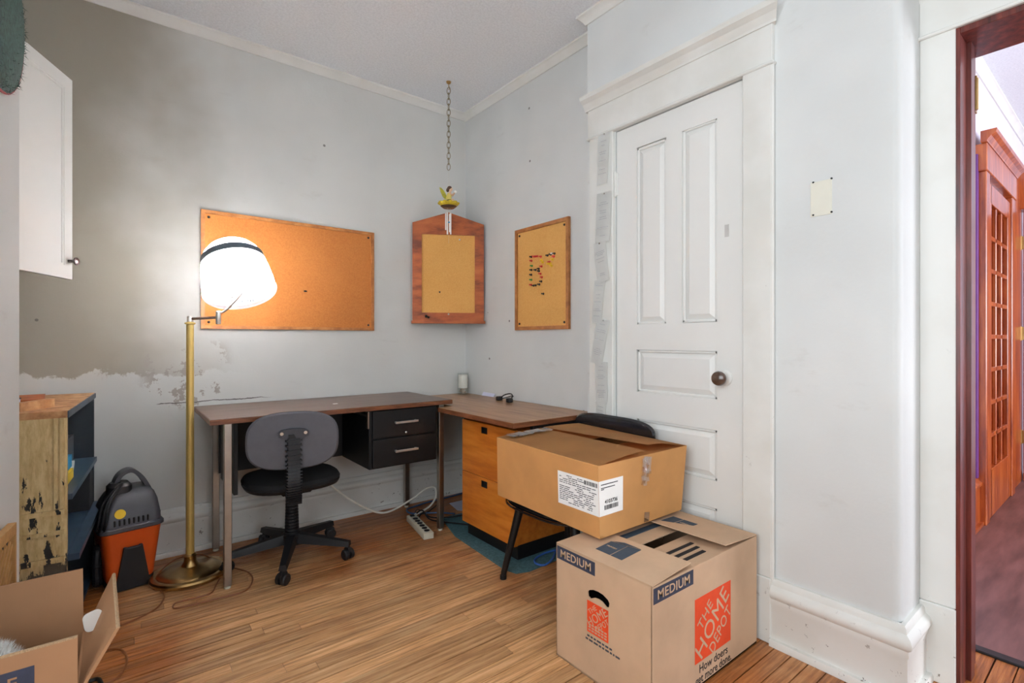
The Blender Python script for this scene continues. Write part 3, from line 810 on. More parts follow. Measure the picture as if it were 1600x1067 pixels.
b = BM(); lathe(b, [(0.006, 0), (0.006, 0.004), (0.003, 0.006)], 12, Matrix.Translation((-0.760, -0.572, 0.592)) @ Matrix.Rotation(R(90), 4, 'X')); obj('lock', b, 'chrome', t, True)
b = BM(); box(b, -0.968, -0.964, -0.54, -0.19, 0.690, 0.702); box(b, -0.972, -0.964, -0.555, -0.535, 0.63, 0.72); obj('drawer_runner', b, 'steel_leg', t)
b = BM(); tube(b, [(-1.245, -0.095, 0.0), (-1.245, -0.095, 0.415)], 0.009, 8); tube(b, [(-1.245, -0.095, 0.412), (-1.245, -0.142, 0.43)], 0.007, 8); obj('brace', b, 'steel_leg', t)
# little white scrap on the desk
b = BM(); box(b, -1.10, -1.075, -0.40, -0.385, 0.7552, 0.7575, 0.0008); tag(obj('paper_scrap', b, 'paper'), 'tiny white paper scrap on the brown desk top', 'paper')

# return desk
t = thing('return_desk', 'lower light-brown desk top running along the right wall', 'desk', (-0.29, -0.68, 0))
b = BM(); prism(b, [(-0.018, -0.022), (-0.478, -0.022), (-0.478, -0.598), (-0.572, -0.598), (-0.572, -1.288), (-0.018, -1.288)], 0.690, 0.715, Matrix.Identity(4)); obj('desk_top', b, 'return_laminate', t)
b = BM(); box(b, -0.5745, -0.5715, -1.290, -0.598, 0.690, 0.7135, 0.0008); box(b, -0.573, -0.018, -1.2905, -1.2875, 0.690, 0.7135, 0.0008); obj('edge_band', b, 'edge_walnut', t)
b = BM(); box(b, -0.44, -0.05, -0.64, -0.60, 0.655, 0.690, 0.001); box(b, -0.44, -0.05, -1.275, -1.25, 0.655, 0.690, 0.001); obj('support_rail', b, 'black_metal', t)
b = BM(); box(b, -0.045, -0.020, -0.60, -0.05, 0.40, 0.690, 0.001); obj('back_panel', b, 'black_metal', t)
for y_ in (-0.30,):
    b = BM(); box(b, -0.10, -0.065, y_ - 0.015, y_ + 0.015, 0.0, 0.690, 0.002); obj('leg', b, 'steel_leg', t)

# mat under cabinet
b = BM()
prism(b, [(-0.445, -0.42), (-0.525, -0.70), (-0.555, -1.20), (-0.535, -1.262), (-0.47, -1.285), (-0.12, -1.265), (-0.12, -0.44)], 0.0, 0.010, Matrix.Identity(4))
tag(obj('floor_mat', b, 'mat_teal'), 'thin teal carpet mat under the orange file cabinet', 'mat')

# file cabinet
t = thing('file_cabinet', 'two-drawer orange wooden file cabinet under the return desk', 'cabinet', (-0.26, -0.945, 0.010))
b = BM(); box(b, -0.462, -0.06, -1.180, -0.712, 0.085, 0.650, 0.002); obj('cabinet_body', b, 'maple_orange', t)
b = BM(); box(b, -0.452, -0.07, -1.170, -0.722, 0.010, 0.085, 0.001); obj('plinth', b, 'black', t)
for z0_, z1_, zh in ((0.372, 0.655, 0.62), (0.085, 0.368, 0.335)):
    b = BM()
    yc = -0.925; hw_ = 0.026; hh = 0.017
    # drawer front with a square finger hole
    ya, yb = -1.182, -0.710
    box(b, -0.482, -0.462, ya, yc - hw_, z0_, z1_); box(b, -0.482, -0.462, yc + hw_, yb, z0_, z1_)
    box(b, -0.482, -0.462, yc - hw_, yc + hw_, z0_, zh - hh); box(b, -0.482, -0.462, yc - hw_, yc + hw_, zh + hh, z1_)
    dr = obj('drawer', b, 'maple_orange', t)
    b = BM(); box(b, -0.470, -0.4625, yc - hw_, yc + hw_, zh - hh, zh + hh)
    for (p, q_, r_, s_) in ((-hw_, hw_, hh - .003, hh), (-hw_, hw_, -hh, -hh + .003), (-hw_, -hw_ + .003, -hh, hh), (hw_ - .003, hw_, -hh, hh)):
        box(b, -0.4835, -0.464, yc + p, yc + q_, zh + r_, zh + s_)
    obj('finger_pull', b, 'black', dr)

# items on the return desk
t = thing('candle_jar', 'white pillar candle in a clear glass jar at the desk corner', 'candle', (-0.085, -0.095, 0.715))
Mj = Matrix.Translation((-0.085, -0.095, 0.7155))
obj('jar', lathe(BM(), [(0.036, 0), (0.040, 0.004), (0.0415, 0.03), (0.040, 0.05), (0.040, 0.150), (0.0385, 0.150), (0.0385, 0.05), (0.039, 0.03), (0.036, 0.008)], 28, Mj, True, True), 'jar_glass', t, True)
obj('candle', lathe(BM(), [(0.032, 0.045), (0.033, 0.05), (0.033, 0.135), (0.030, 0.138), (0.004, 0.136)], 24, Mj), 'candle', t, True)
b = BM()
for i in range(16):
    a = random.uniform(0, 6.3); r_ = random.uniform(0.0, 0.026); sphere(b, Mj @ Vector((r_ * math.cos(a), r_ * math.sin(a), 0.015 + 0.008 * (i % 4))), 0.010, 8, 6)
o = obj('pebbles', b, 'knob_brown', t, True); o['kind'] = 'stuff'; o.data.materials[0] = mat('pebble', (170, 150, 130), 0.5, var=0.3, scale=40)
b = BM(); hexa(b, [(-0.020, -0.235, 0.7152), (-0.020, -0.375, 0.7152), (-0.022, -0.375, 0.7152), (-0.022, -0.235, 0.7152)], [(-0.006, -0.235, 0.738), (-0.006, -0.375, 0.736), (-0.007, -0.375, 0.736), (-0.007, -0.235, 0.738)])
tag(obj('envelope', b, 'paper_lav'), 'white envelope leaning on the wall behind the return desk', 'envelope')
t = thing('power_adapter', 'short black cable with two plugs on the return desk', 'cable', (-0.10, -0.60, 0.715))
A1 = Vector((-0.10, -0.545, 0.722)); A2 = Vector((-0.115, -0.67, 0.722))
b = BM(); tube(b, spline([A1, (-0.085, -0.575, 0.750), (-0.070, -0.62, 0.762), (-0.085, -0.66, 0.752), A2], 8), 0.0035, 8); tube(b, spline([A1 + Vector((.01, 0, 0)), (-0.07, -0.58, 0.735), (-0.055, -0.63, 0.748), A2 + Vector((.012, 0.01, 0.008))], 8), 0.003, 8); obj('cord', b, 'cable_black', t, True)
for p in (A1, A2):
    b = BM(); box(b, p.x - 0.018, p.x + 0.018, p.y - 0.016, p.y + 0.016, 0.7153, 0.742, 0.006, 2); obj('plug', b, 'black_plastic', t, True)

# ================================================================== OFFICE CHAIR
cx, cy = -1.318, -0.430
t = thing('office_chair', 'small black swivel chair with grey plastic back, tucked under the desk', 'chair', (cx, cy, 0))
hub = BM(); lathe(hub, [(0.042, 0.075), (0.048, 0.085), (0.048, 0.125), (0.036, 0.135)], 20, Matrix.Translation((cx, cy, 0))); obj('hub', hub, 'black_plastic', t, True)
for k in range(5):
    a = R(-112 + 72 * k); d = Vector((math.cos(a), math.sin(a), 0)); s = Vector((-d.y, d.x, 0))
    b = BM(); c0 = Vector((cx, cy, 0))
    def ring(r, wdt, z0_, z1_): return [c0 + d * r + s * wdt + Vector((0, 0, z0_)), c0 + d * r - s * wdt + Vector((0, 0, z0_)), c0 + d * r - s * wdt * 0.7 + Vector((0, 0, z1_)), c0 + d * r + s * wdt * 0.7 + Vector((0, 0, z1_))]
    hexa(b, ring(0.03, 0.027, 0.085, 0.132), ring(0.295, 0.018, 0.066, 0.090))
    arm = obj('base_arm', b, 'black_plastic', t)
    b = BM(); cp = c0 + d * 0.285; ax = (s * math.cos(R(35)) + d * math.sin(R(35)))
    tube(b, [cp + Vector((0, 0, 0.05)), cp + Vector((0, 0, 0.085))], 0.008, 8)
    for sg in (-1, 1):
        tube(b, [cp + ax * sg * 0.006 + Vector((0, 0, 0.026)), cp + ax * sg * 0.021 + Vector((0, 0, 0.026)), cp + ax * sg * 0.026 + Vector((0, 0, 0.026))], [0.026, 0.026, 0.020], 18)
    tube(b, [cp + ax * -0.008 + Vector((0, 0, 0.042)), cp + ax * 0.008 + Vector((0, 0, 0.042))], 0.022, 14)
    obj('caster', b, 'black_plastic', arm, True)
prof = []
z = 0.13
for k in range(14):
    prof += [(0.034 - 0.0005 * k, z), (0.034 - 0.0005 * k, z + 0.010), (0.028 - 0.0005 * k, z + 0.013)]; z += 0.0155
obj('column_bellows', lathe(BM(), prof, 20, Matrix.Translation((cx, cy, 0))), 'black_plastic', t)
b = BM(); box(b, cx - 0.07, cx + 0.07, cy - 0.10, cy + 0.10, 0.345, 0.372, 0.006); obj('seat_plate', b, 'black_metal', t)
# seat: rounded cushion and shell
def superell(rx, ry, n, e, cxx, cyy):
    out = []
    for k in range(n):
        a = 2 * math.pi * k / n; c, s = math.cos(a), math.sin(a)
        out.append((cxx + rx * math.copysign(abs(c) ** (2 / e), c), cyy + ry * math.copysign(abs(s) ** (2 / e), s)))
    return out
def pad(bm, sections, M, n=40, e=2.6):
    rings = []
    for rx, ry, zz in sections: rings.append([bm.verts.new(M @ Vector((p[0], p[1], zz))) for p in superell(rx, ry, n, e, 0, 0)])
    for a_, b2 in zip(rings, rings[1:]):
        for k in range(n): bm.faces.new((a_[k], a_[(k + 1) % n], b2[(k + 1) % n], b2[k]))
    bm.faces.new(rings[0][::-1]); bm.faces.new(rings[-1])
    return bm
Ms = Matrix.Translation((cx, cy + 0.005, 0.372))
obj('seat_shell', pad(BM(), [(0.17, 0.16, 0.0), (0.215, 0.205, 0.010), (0.222, 0.212, 0.024)], Ms), 'black_plastic', t, True)
obj('seat', pad(BM(), [(0.220, 0.210, 0.024), (0.223, 0.213, 0.038), (0.214, 0.204, 0.054), (0.18, 0.17, 0.064), (0.10, 0.10, 0.067)], Ms), 'black_fabric', t, True)
# backrest (towards the camera), slightly turned
yb = cy - 0.268; bxx = cx - 0.062
Mb = frame((bxx, yb, 0.645), (0.975, -0.22, 0), (0, -0.10, 1))
obj('backrest', pad(BM(), [(0.178, 0.118, -0.012), (0.190, 0.130, -0.002), (0.194, 0.133, 0.008), (0.186, 0.126, 0.016)], Mb, 48, 2.9), 'grey_plastic', t, True)
obj('back_cushion', pad(BM(), [(0.186, 0.126, -0.014), (0.186, 0.126, -0.030), (0.17, 0.11, -0.044), (0.11, 0.06, -0.050)], Mb, 48, 2.9), 'black_fabric', t, True)
b = BM(); prism(b, [(-0.062, 0.045), (-0.050, 0.055), (-0.020, 0.060), (0.020, 0.060), (0.050, 0.055), (0.062, 0.045), (0.062, 0.025), (0.030, 0.010), (0.030, -0.02), (-0.030, -0.02), (-0.030, 0.010), (-0.062, 0.025)], 0.016, 0.030, Mb)
br = obj('back_bracket', b, 'bracket_grey', t)
for sg in (-1, 1):
    b = BM(); lathe(b, [(0.0075, 0), (0.0075, 0.003)], 12, Mb @ Matrix.Translation((sg * 0.049, 0.040, 0.0295))); obj('screw', b, 'chrome', br)
path = spline([Mb @ Vector((0, 0.035, 0.026)), Mb @ Vector((0, -0.10, 0.042)), (bxx - 0.010, yb - 0.042, 0.45), (bxx - 0.004, yb - 0.020, 0.385), (bxx + .018, yb + 0.06, 0.347), (cx - .02, cy - 0.08, 0.345)], 10)
b = BM()
def strap(bm, pts, wdt, th):
    rings = []
    for i, p in enumerate(pts):
        p = Vector(p); tt = (Vector(pts[min(i + 1, len(pts) - 1)]) - Vector(pts[max(i - 1, 0)])).normalized(); sx = Vector((1, 0, 0)); nn = tt.cross(sx).normalized()
        rings.append([bm.verts.new(p + sx * wdt + nn * th), bm.verts.new(p - sx * wdt + nn * th), bm.verts.new(p - sx * wdt - nn * th), bm.verts.new(p + sx * wdt - nn * th)])
    for a_, b2 in zip(rings, rings[1:]):
        for k in range(4): bm.faces.new((a_[k], a_[(k + 1) % 4], b2[(k + 1) % 4], b2[k]))
    bm.faces.new(rings[0][::-1]); bm.faces.new(rings[-1])
strap(b, path, 0.022, 0.004); obj('back_bar', b, 'black_metal', t)
b = BM()
dense = spline(path[2:38], 4)
for i in range(2, len(dense) - 6, 6):
    seg_ = [dense[i], dense[i + 1], dense[i + 2]]
    strap(b, seg_, 0.033, 0.015)
strap(b, dense[::4], 0.026, 0.008)
obj('back_bellows', b, 'black_plastic', t)

# ================================================================== SIDE CHAIR, CARTON, MOVING BOX
sx_, sy_ = -0.425, -1.500
t = thing('side_chair', 'black vinyl chair with splayed round legs, carton on its seat', 'chair', (sx_, sy_, 0))
Ms = Matrix.Translation((sx_, sy_, 0.37))
obj('seat', pad(BM(), [(0.22, 0.235, 0.0), (0.238, 0.255, 0.008), (0.242, 0.260, 0.020), (0.236, 0.252, 0.038), (0.20, 0.21, 0.046)], Ms, 40, 3.0), 'black_gloss', t, True)
tp = [(rx, ry) for rx, ry in superell(0.243, 0.261, 40, 3.0, sx_, sy_)]
obj('seat_piping', tube(BM(), [(p[0], p[1], 0.374) for p in tp], 0.005, 6, True), 'black_gloss', t, True)
for (fx, fy, tx, ty) in ((-0.612, -1.262, -0.555, -1.330), (-0.605, -1.735, -0.555, -1.665), (-0.225, -1.290, -0.270, -1.335), (-0.225, -1.730, -0.270, -1.665)):
    z0_ = 0.0115 if False else 0.0
    b = BM(); tube(b, [(fx, fy, z0_ + 0.012), (fx * .97 + tx * .03, fy * .97 + ty * .03, 0.03), (tx, ty, 0.372)], [0.012, 0.0135, 0.021], 14); lg = obj('leg', b, 'black_metal', t, True)
    b = BM(); tube(b, [(fx, fy, z0_), (fx, fy, z0_ + 0.018)], [0.0155, 0.0155], 12); obj('rubber_foot', b, 'black', lg, True)
Mb = frame((-0.1745, -1.538, 0.672), (0, -1, 0), (0, 0, 1))
obj('backrest', pad(BM(), [(0.222, 0.052, -0.013), (0.238, 0.068, -0.006), (0.242, 0.072, 0.004), (0.234, 0.064, 0.014), (0.19, 0.035, 0.019)], Mb, 48, 3.4), 'black_gloss', t, True)
for yy in (-1.40, -1.64):
    b = BM(); tube(b, spline([(-0.24, yy, 0.378), (-0.205, yy, 0.40), (-0.176, yy, 0.46), (-0.172, yy, 0.62)], 6), 0.008, 10); obj('back_post', b, 'black_metal', t, True)

# moving box
bx0, bx1, by0, by1, bh = -0.802, -0.182, -2.219, -1.820, 0.388
t = thing('moving_box', 'medium cardboard moving box with orange logos on the floor', 'box', ((bx0 + bx1) / 2, (by0 + by1) / 2, 0))
T = 0.004
b = BM(); box(b, bx0, bx1, by0, by1, 0.0, 0.006); obj('bottom', b, 'kraft', t)
for (xa, xb, ya, yb_) in ((bx0, bx1, by0, by0 + T), (bx0, bx1, by1 - T, by1), (bx1 - T, bx1, by0 + T, by1 - T)):
    b = BM(); box(b, xa, xb, ya, yb_, 0.0, bh); obj('side_wall', b, 'kraft', t)
# left wall with the hand hole cut out
hp = [( -0.046, 0.010), (-0.040, 0.018), (-0.020, 0.026), (0.0, 0.028), (0.020, 0.026), (0.040, 0.018), (0.046, 0.010), (0.044, -0.004), (0.034, -0.008), (0.015, 0.002), (0.0, 0.004), (-0.015, 0.002), (-0.034, -0.008), (-0.044, -0.004)]
b = BM(); ML = frame((bx0, (by0 + by1) / 2, 0), (0, -1, 0), (0, 0, 1))      # local x to the right as seen, z outwards (-x)
hc = (-(-2.014 - (by0 + by1) / 2), 0.268)
W2 = (by1 - by0) / 2
for d_ in (0.0, -T):
    outer = [b.verts.new(ML @ Vector((x_, y_, d_))) for x_, y_ in ((-W2, 0), (W2, 0), (W2, bh), (-W2, bh))]
    inner = [b.verts.new(ML @ Vector((hc[0] + p[0], hc[1] + p[1], d_))) for p in hp]
    es = [b.edges.new((outer[i], outer[(i + 1) % 4])) for i in range(4)] + [b.edges.new((inner[i], inner[(i + 1) % len(hp)])) for i in range(len(hp))]
    bmesh.ops.triangle_fill(b, use_beauty=True, use_dissolve=False, edges=es)
    if d_ == 0.0: in0 = inner
    else:
        for i in range(len(hp)): b.faces.new((in0[i], in0[(i + 1) % len(hp)], inner[(i + 1) % len(hp)], inner[i]))
obj('side_wall', b, 'kraft', t)
b = BM(); box(b, bx0 + 0.02, bx1 - 0.02, by0 + 0.02, by1 - 0.02, 0.02, 0.22); obj('packed_contents', b, 'black', t)
def flap(poly, name='flap', m='kraft', th=0.004):
    b = BM(); P = [Vector(p) for p in poly]; n_ = (P[1] - P[0]).cross(P[2] - P[1]).normalized()
    if n_.z < 0: n_ = -n_
    hexa(b, P, [p + n_ * th for p in P])
    return b
# minor flaps (under), then major flaps
zt = bh
obj('flap', flap([(bx0 + .01, by0 + T, zt - .006), (bx1 - .01, by0 + T, zt - .006), (bx1 - .02, by0 + .185, zt - .020), (bx0 + .02, by0 + .185, zt - .020)]), 'kraft', t)
obj('flap', flap([(bx1 - .01, by1 - T, zt - .006), (bx0 + .01, by1 - T, zt - .006), (bx0 + .02, by1 - .175, zt - .012), (bx1 - .02, by1 - .175, zt - .012)]), 'kraft', t)
FL = [(bx0, by0, zt + 0.001), (bx0, by1, zt + 0.001), (bx0 + .20, by1 - .004, zt + 0.006), (bx0 + .20, by0 + .002, zt + 0.014)]
FR = [(bx1, by1, zt + 0.001), (bx1, by0, zt + 0.001), (bx1 - .212, by0 + .002, zt + 0.016), (bx1 - .212, by1 - .004, zt + 0.010)]
obj('flap', flap(FL[::-1]), 'kraft', t); obj('flap', flap(FR[::-1]), 'kraft', t)
def quad_M(poly, up=0.0046):
    # a frame on a flap, x along its first edge
    P = [Vector(p) for p in poly]; n_ = (P[1] - P[0]).cross(P[3] - P[0]).normalized()
    if n_.z < 0: n_ = -n_
    return P, n_
def decal(poly3, n_, m, name, up):
    b = BM(); hexa(b, [p + n_ * up for p in poly3], [p + n_ * (up + 0.0004) for p in poly3]); return obj(name, b, m, t)
# printed box icons on the flaps
def icon(fl_, fu, fv, su, sv):
    P, n_ = quad_M(fl_); e1 = (P[1] - P[0]).normalized(); e2 = (P[3] - P[0]).normalized(); c = P[0] + (P[1] - P[0]) * fu + (P[3] - P[0]) * fv
    def q_(a, b2): return c + e1 * a * su + e2 * b2 * sv
    decal([q_(-1, -1), q_(-.25, -1), q_(-.25, .75), q_(-1, .95)], n_, 'print_slate', 'printed_icon', 0.0042)
    decal([q_(-.2, -1), q_(.8, -1), q_(.8, .55), q_(-.2, .75)], n_, 'print_slate', 'printed_icon', 0.0042)
    decal([q_(-.95, 1.0), q_(-.2, .82), q_(.75, .62), q_(.15, 1.0)], n_, 'print_slate', 'printed_icon', 0.0042)
    M_ = frame(q_(.3, -.1) + n_ * 0.0048, e1, e2)
    b = text_bm('MEDIUM', 0.011, M_); obj('lettering', b, 'kraft', t)
icon([FL[0], FL[1], FL[2], FL[3]], 0.55, 0.55, 0.062, 0.052)
icon([FR[0], FR[1], FR[2], FR[3]], 0.42, 0.62, 0.060, 0.045)
# print on the minor flaps between
for k in range(3):
    b = BM(); zz = zt - 0.0020 - 0.0757 * (0.045 + k * 0.035)
    ya = by0 + 0.045 + k * 0.035
    box(b, bx0 + .24, bx0 + .36 + .02 * k, ya, ya + 0.014, zz + 0.0005, zz + 0.0022); o = obj('printed_lines', b, 'ink_black', t)
b = BM(); box(b, bx0 + .22, bx1 - .16, by1 - .115, by1 - .080, zt - 0.0062, zt - 0.0048); obj('printed_band', b, 'print_slate', t)
# bands
def on_left(x_, z_, up=0.0): return ML @ Vector((x_, z_, up))
MF = frame(((bx0 + bx1) / 2, by0, 0), (1, 0, 0), (0, 0, 1))
yc_ = (by0 + by1) / 2; xc_ = (bx0 + bx1) / 2
def band(M_, x0_, x1_, z0_, z1_):
    b = BM(); prism(b, [(x0_, z0_), (x1_, z0_), (x1_, z1_), (x0_, z1_)], 0.0001, 0.0006, M_); obj('printed_band', b, 'print_navy', t)
    wd_ = x1_ - x0_
    b = text_fit('MEDIUM', wd_ * 0.80, (z1_ - z0_) * 0.60, M_ @ Matrix.Translation(((x0_ + x1_) / 2, (z0_ + z1_) / 2, 0.0008)), 0.012); obj('lettering', b, 'kraft', t)
band(ML, -W2 + 0.004, -W2 + 0.180, 0.340, 0.384)
HWX = (bx1 - bx0) / 2
band(MF, -HWX + 0.006, -HWX + 0.210, 0.336, 0.382)
def clip(bm, M_, x0_, x1_, z0_, z1_):
    for co, no in (((x0_, 0, 0), (-1, 0, 0)), ((x1_, 0, 0), (1, 0, 0)), ((0, z0_, 0), (0, -1, 0)), ((0, z1_, 0), (0, 1, 0))):
        c = M_ @ Vector(co); n_ = (M_.to_3x3() @ Vector(no))
        bmesh.ops.bisect_plane(bm, geom=bm.verts[:] + bm.edges[:] + bm.faces[:], dist=1e-6, plane_co=c, plane_no=n_, clear_outer=True)
    return bm
def logo(M_, x0_, x1_, z0_, z1_, small=False):
    b = BM(); prism(b, [(x0_, z0_), (x1_, z0_), (x1_, z1_), (x0_, z1_)], 0.0001, 0.0006, M_); obj('logo_square', b, 'print_orange', t)
    S = min(x1_ - x0_, z1_ - z0_); cxm, czm = (x0_ + x1_) / 2, (z0_ + z1_) / 2
    if small: czm += S * 0.12; cxm += 0
    Mt = M_ @ Matrix.Translation((cxm, czm, 0.0008)) @ Matrix.Rotation(R(42), 4, 'Z')
    for s_, tw, th_, ox, oy in (('THE', 0.46, 0.17, -0.06, 0.30), ('HOME', 1.12, 0.30, -0.02, 0.02), ('DEPOT', 0.76, 0.20, 0.02, -0.285)):
        b = text_fit(s_, S * tw, S * th_, Mt @ Matrix.Translation((ox * S, oy * S, 0)), 0.0, 0.0)
        clip(b, M_, x0_ + .001, x1_ - .001, z0_ + .001, z1_ - .001)
        obj('lettering', b, 'kraft', t)
logo(MF, -0.583 - xc_, -0.366 - xc_, 0.078, 0.282)
lx0 = -(-1.966 - yc_); lx1 = -(-2.056 - yc_)
logo(ML, lx0, lx1, 0.150, 0.252, True)
b = BM()
for k in range(3):
    for j in range(6):
        xa = lx0 + 0.006 + j * 0.0135; prism(b, [(xa, 0.156 + k * .009), (xa + .010, 0.156 + k * .009), (xa + .010, 0.161 + k * .009), (xa, 0.161 + k * .009)], 0.0006, 0.0009, ML)
obj('lettering', b, 'kraft', t)
b = text_bm('How doers', 0.038, MF @ Matrix.Translation((-0.472 - xc_, 0.054, 0.0003)), 0.004, 0, 1.0); obj('lettering', b, 'ink_black', t)
b = text_bm('get more done.', 0.038, MF @ Matrix.Translation((-0.470 - xc_, 0.022, 0.0003)), 0.004, 0, 0.92); obj('lettering', b, 'ink_black', t)
b = BM()
for k, (xa, xb) in enumerate(((-.045, .06), (-.052, .075))):
    x_ = (lx0 + lx1) / 2 + xa
    while x_ < (lx0 + lx1) / 2 + xb:
        wl = random.uniform(.006, .018); zz = 0.134 - k * 0.012
        prism(b, [(x_, zz), (x_ + wl, zz), (x_ + wl, zz + .006), (x_, zz + .006)], 0.0001, 0.0005, ML); x_ += wl + 0.004
obj('printed_lines', b, 'ink', t, kind='stuff')

# carton lying on the chair seat and the moving box
t = thing('carton', 'tape-sealed brown carton with white shipping label, lying across chair and box', 'box', (-0.46, -1.63, 0.42))
zf, zn = 0.4210, 0.4125
bot = [Vector((-0.700, -1.338, zf)), Vector((-0.700, -1.930, zn)), Vector((-0.214, -1.930, zn)), Vector((-0.214, -1.338, zf))]
top = [Vector((-0.730, -1.372, 0.682)), Vector((-0.730, -1.948, 0.672)), Vector((-0.203, -1.948, 0.674)), Vector((-0.203, -1.345, 0.686))]
b = BM(); hexa(b, bot, [p * 0.97 + q_ * 0.03 for p, q_ in zip(bot, top)]); obj('bottom', b, 'kraft_dark', t)
ctr = (bot[0] + bot[2] + top[0] + top[2]) / 4
for k in range(4):
    a0_, a1_, c1_, c0_ = bot[k], bot[(k + 1) % 4], top[(k + 1) % 4], top[k]
    n_ = (a1_ - a0_).cross(c0_ - a0_).normalized()
    if n_.dot(ctr - a0_) < 0: n_ = -n_
    b = BM(); hexa(b, [a0_, a1_, c1_, c0_], [p + n_ * 0.004 for p in (a0_, a1_, c1_, c0_)]); obj('side_wall', b, 'kraft_dark', t)
# two long flaps, a little lifted at the near end, and the inner flaps below
def flapc(poly, lift):
    b = BM(); nx = 8; g = []
    A_, B_, C_, D_ = [Vector(p) for p in poly]     # A-B hinge, D-C free edge
    for i in range(nx + 1):
        f = i / nx; h0 = A_.lerp(B_, f); h1 = D_.lerp(C_, f)
        row = []
        for j in range(5):
            g_ = j / 4; p = h0.lerp(h1, g_); p.z += lift(f) * math.sin(g_ * math.pi * 0.5)
            row.append(b.verts.new(p))
        g.append(row)
    for i in range(nx):
        for j in range(4): b.faces.new((g[i][j], g[i + 1][j], g[i + 1][j + 1], g[i][j + 1]))
    bmesh.ops.solidify(b, geom=b.faces[:], thickness=0.004)
    return b
m0 = top[0].lerp(top[3], 0.50); m1 = top[1].lerp(top[2], 0.49)
m0b = top[0].lerp(top[3], 0.53); m1b = top[1].lerp(top[2], 0.52)
obj('flap', flapc([top[0], top[1], m1, m0], lambda f: 0.008 + 0.010 * f), 'kraft_dark', t, True)
obj('flap', flapc([top[3], top[2], m1b, m0b], lambda f: 0.010 + 0.026 * f), 'kraft_dark', t, True)
for a_, b2 in ((0, 1), (1, 0)):
    pass
b = BM(); p_ = [top[1] + Vector((.01, .008, -.006)), top[2] + Vector((-.01, .008, -.006)), top[2] + Vector((-.01, .24, -.02)), top[1] + Vector((.01, .24, -.02))]
hexa(b, p_, [p + Vector((0, 0, .003)) for p in p_]); obj('inner_flap', b, 'kraft_dark', t)
b = BM(); p_ = [top[0] + Vector((.01, -.008, -.006)), top[3] + Vector((-.01, -.008, -.006)), top[3] + Vector((-.01, -.24, -.02)), top[0] + Vector((.01, -.24, -.02))]
hexa(b, p_, [p + Vector((0, 0, .003)) for p in p_]); obj('inner_flap', b, 'kraft_dark', t)
# shipping label round the near corner
nl = (bot[1] - bot[0]).cross(top[0] - bot[0]).normalized(); nl = nl if nl.x < 0 else -nl
nf = (bot[2] - bot[1]).cross(top[1] - bot[1]).normalized(); nf = nf if nf.y < 0 else -nf
def on_face(k, f, z_):
    a_ = bot[k].lerp(bot[(k + 1) % 4], f); c_ = top[k].lerp(top[(k + 1) % 4], f); g_ = (z_ - a_.z) / (c_.z - a_.z); return a_.lerp(c_, g_)
def lface(f0, f1, z0_, z1_, up0, up1, k, n_, m, name):
    P = [on_face(k, f0, z0_) + n_ * up0, on_face(k, f1, z0_) + n_ * up0, on_face(k, f1, z1_) + n_ * up0, on_face(k, f0, z1_) + n_ * up0]
    b = BM(); hexa(b, P, [p + n_ * (up1 - up0) for p in P]); return obj(name, b, m, t)
lab1 = lface(0.655, 1.0, 0.492, 0.617, 0.0006, 0.0014, 0, nl, 'paper', 'shipping_label')
lab2 = lface(0.0, 0.245, 0.492, 0.617, 0.0006, 0.0014, 1, nf, 'paper', 'shipping_label')
b = BM()
for k in range(15):
    zz = 0.605 - k * 0.0072
    f_ = 0.67
    while f_ < 0.975:
        wl = random.uniform(0.01, 0.05)
        if random.random() < 0.8 and f_ + wl < 0.985 and not (k < 3 and f_ > .85):
            P = [on_face(0, f_, zz) + nl * .0014, on_face(0, f_ + wl, zz) + nl * .0014, on_face(0, f_ + wl, zz + .0028) + nl * .0014, on_face(0, f_, zz + .0028) + nl * .0014]
            hexa(b, P, [p + nl * .0003 for p in P])
        f_ += wl + 0.006
obj('printed_lines', b, 'ink', lab1, kind='stuff')
b = BM(); f_ = 0.885
while f_ < 0.99:
    wl = random.choice((.002, .004, .006))
    P = [on_face(0, f_, .594) + nl * .0014, on_face(0, f_ + wl, .594) + nl * .0014, on_face(0, f_ + wl, .609) + nl * .0014, on_face(0, f_, .609) + nl * .0014]
    hexa(b, P, [p + nl * .0003 for p in P]); f_ += wl + random.choice((.002, .004))
obj('barcode', b, 'ink_black', lab1, kind='stuff')
b = BM(); f_ = 0.05
while f_ < 0.19:
    wl = random.choice((.002, .004, .006))
    P = [on_face(1, f_, .512) + nf * .0014, on_face(1, f_ + wl, .512) + nf * .0014, on_face(1, f_ + wl, .528) + nf * .0014, on_face(1, f_, .528) + nf * .0014]
    hexa(b, P, [p + nf * .0003 for p in P]); f_ += wl + random.choice((.002, .004))
for zz, f0, f1 in ((.602, .02, .19), (.590, .02, .16), (.585, .02, .05)):
    P = [on_face(1, f0, zz) + nf * .0014, on_face(1, f1, zz) + nf * .0014, on_face(1, f1, zz + .003) + nf * .0014, on_face(1, f0, zz + .003) + nf * .0014]
    hexa(b, P, [p + nf * .0003 for p in P])
obj('barcode', b, 'ink_black', lab2, kind='stuff')
Mn = frame(on_face(1, 0.12, 0.540) + nf * 0.0018, bot[2] - bot[1], top[1] - bot[1])
obj('lettering', text_bm('4103736', 0.019, Mn, 0.012), 'ink_black', lab2)
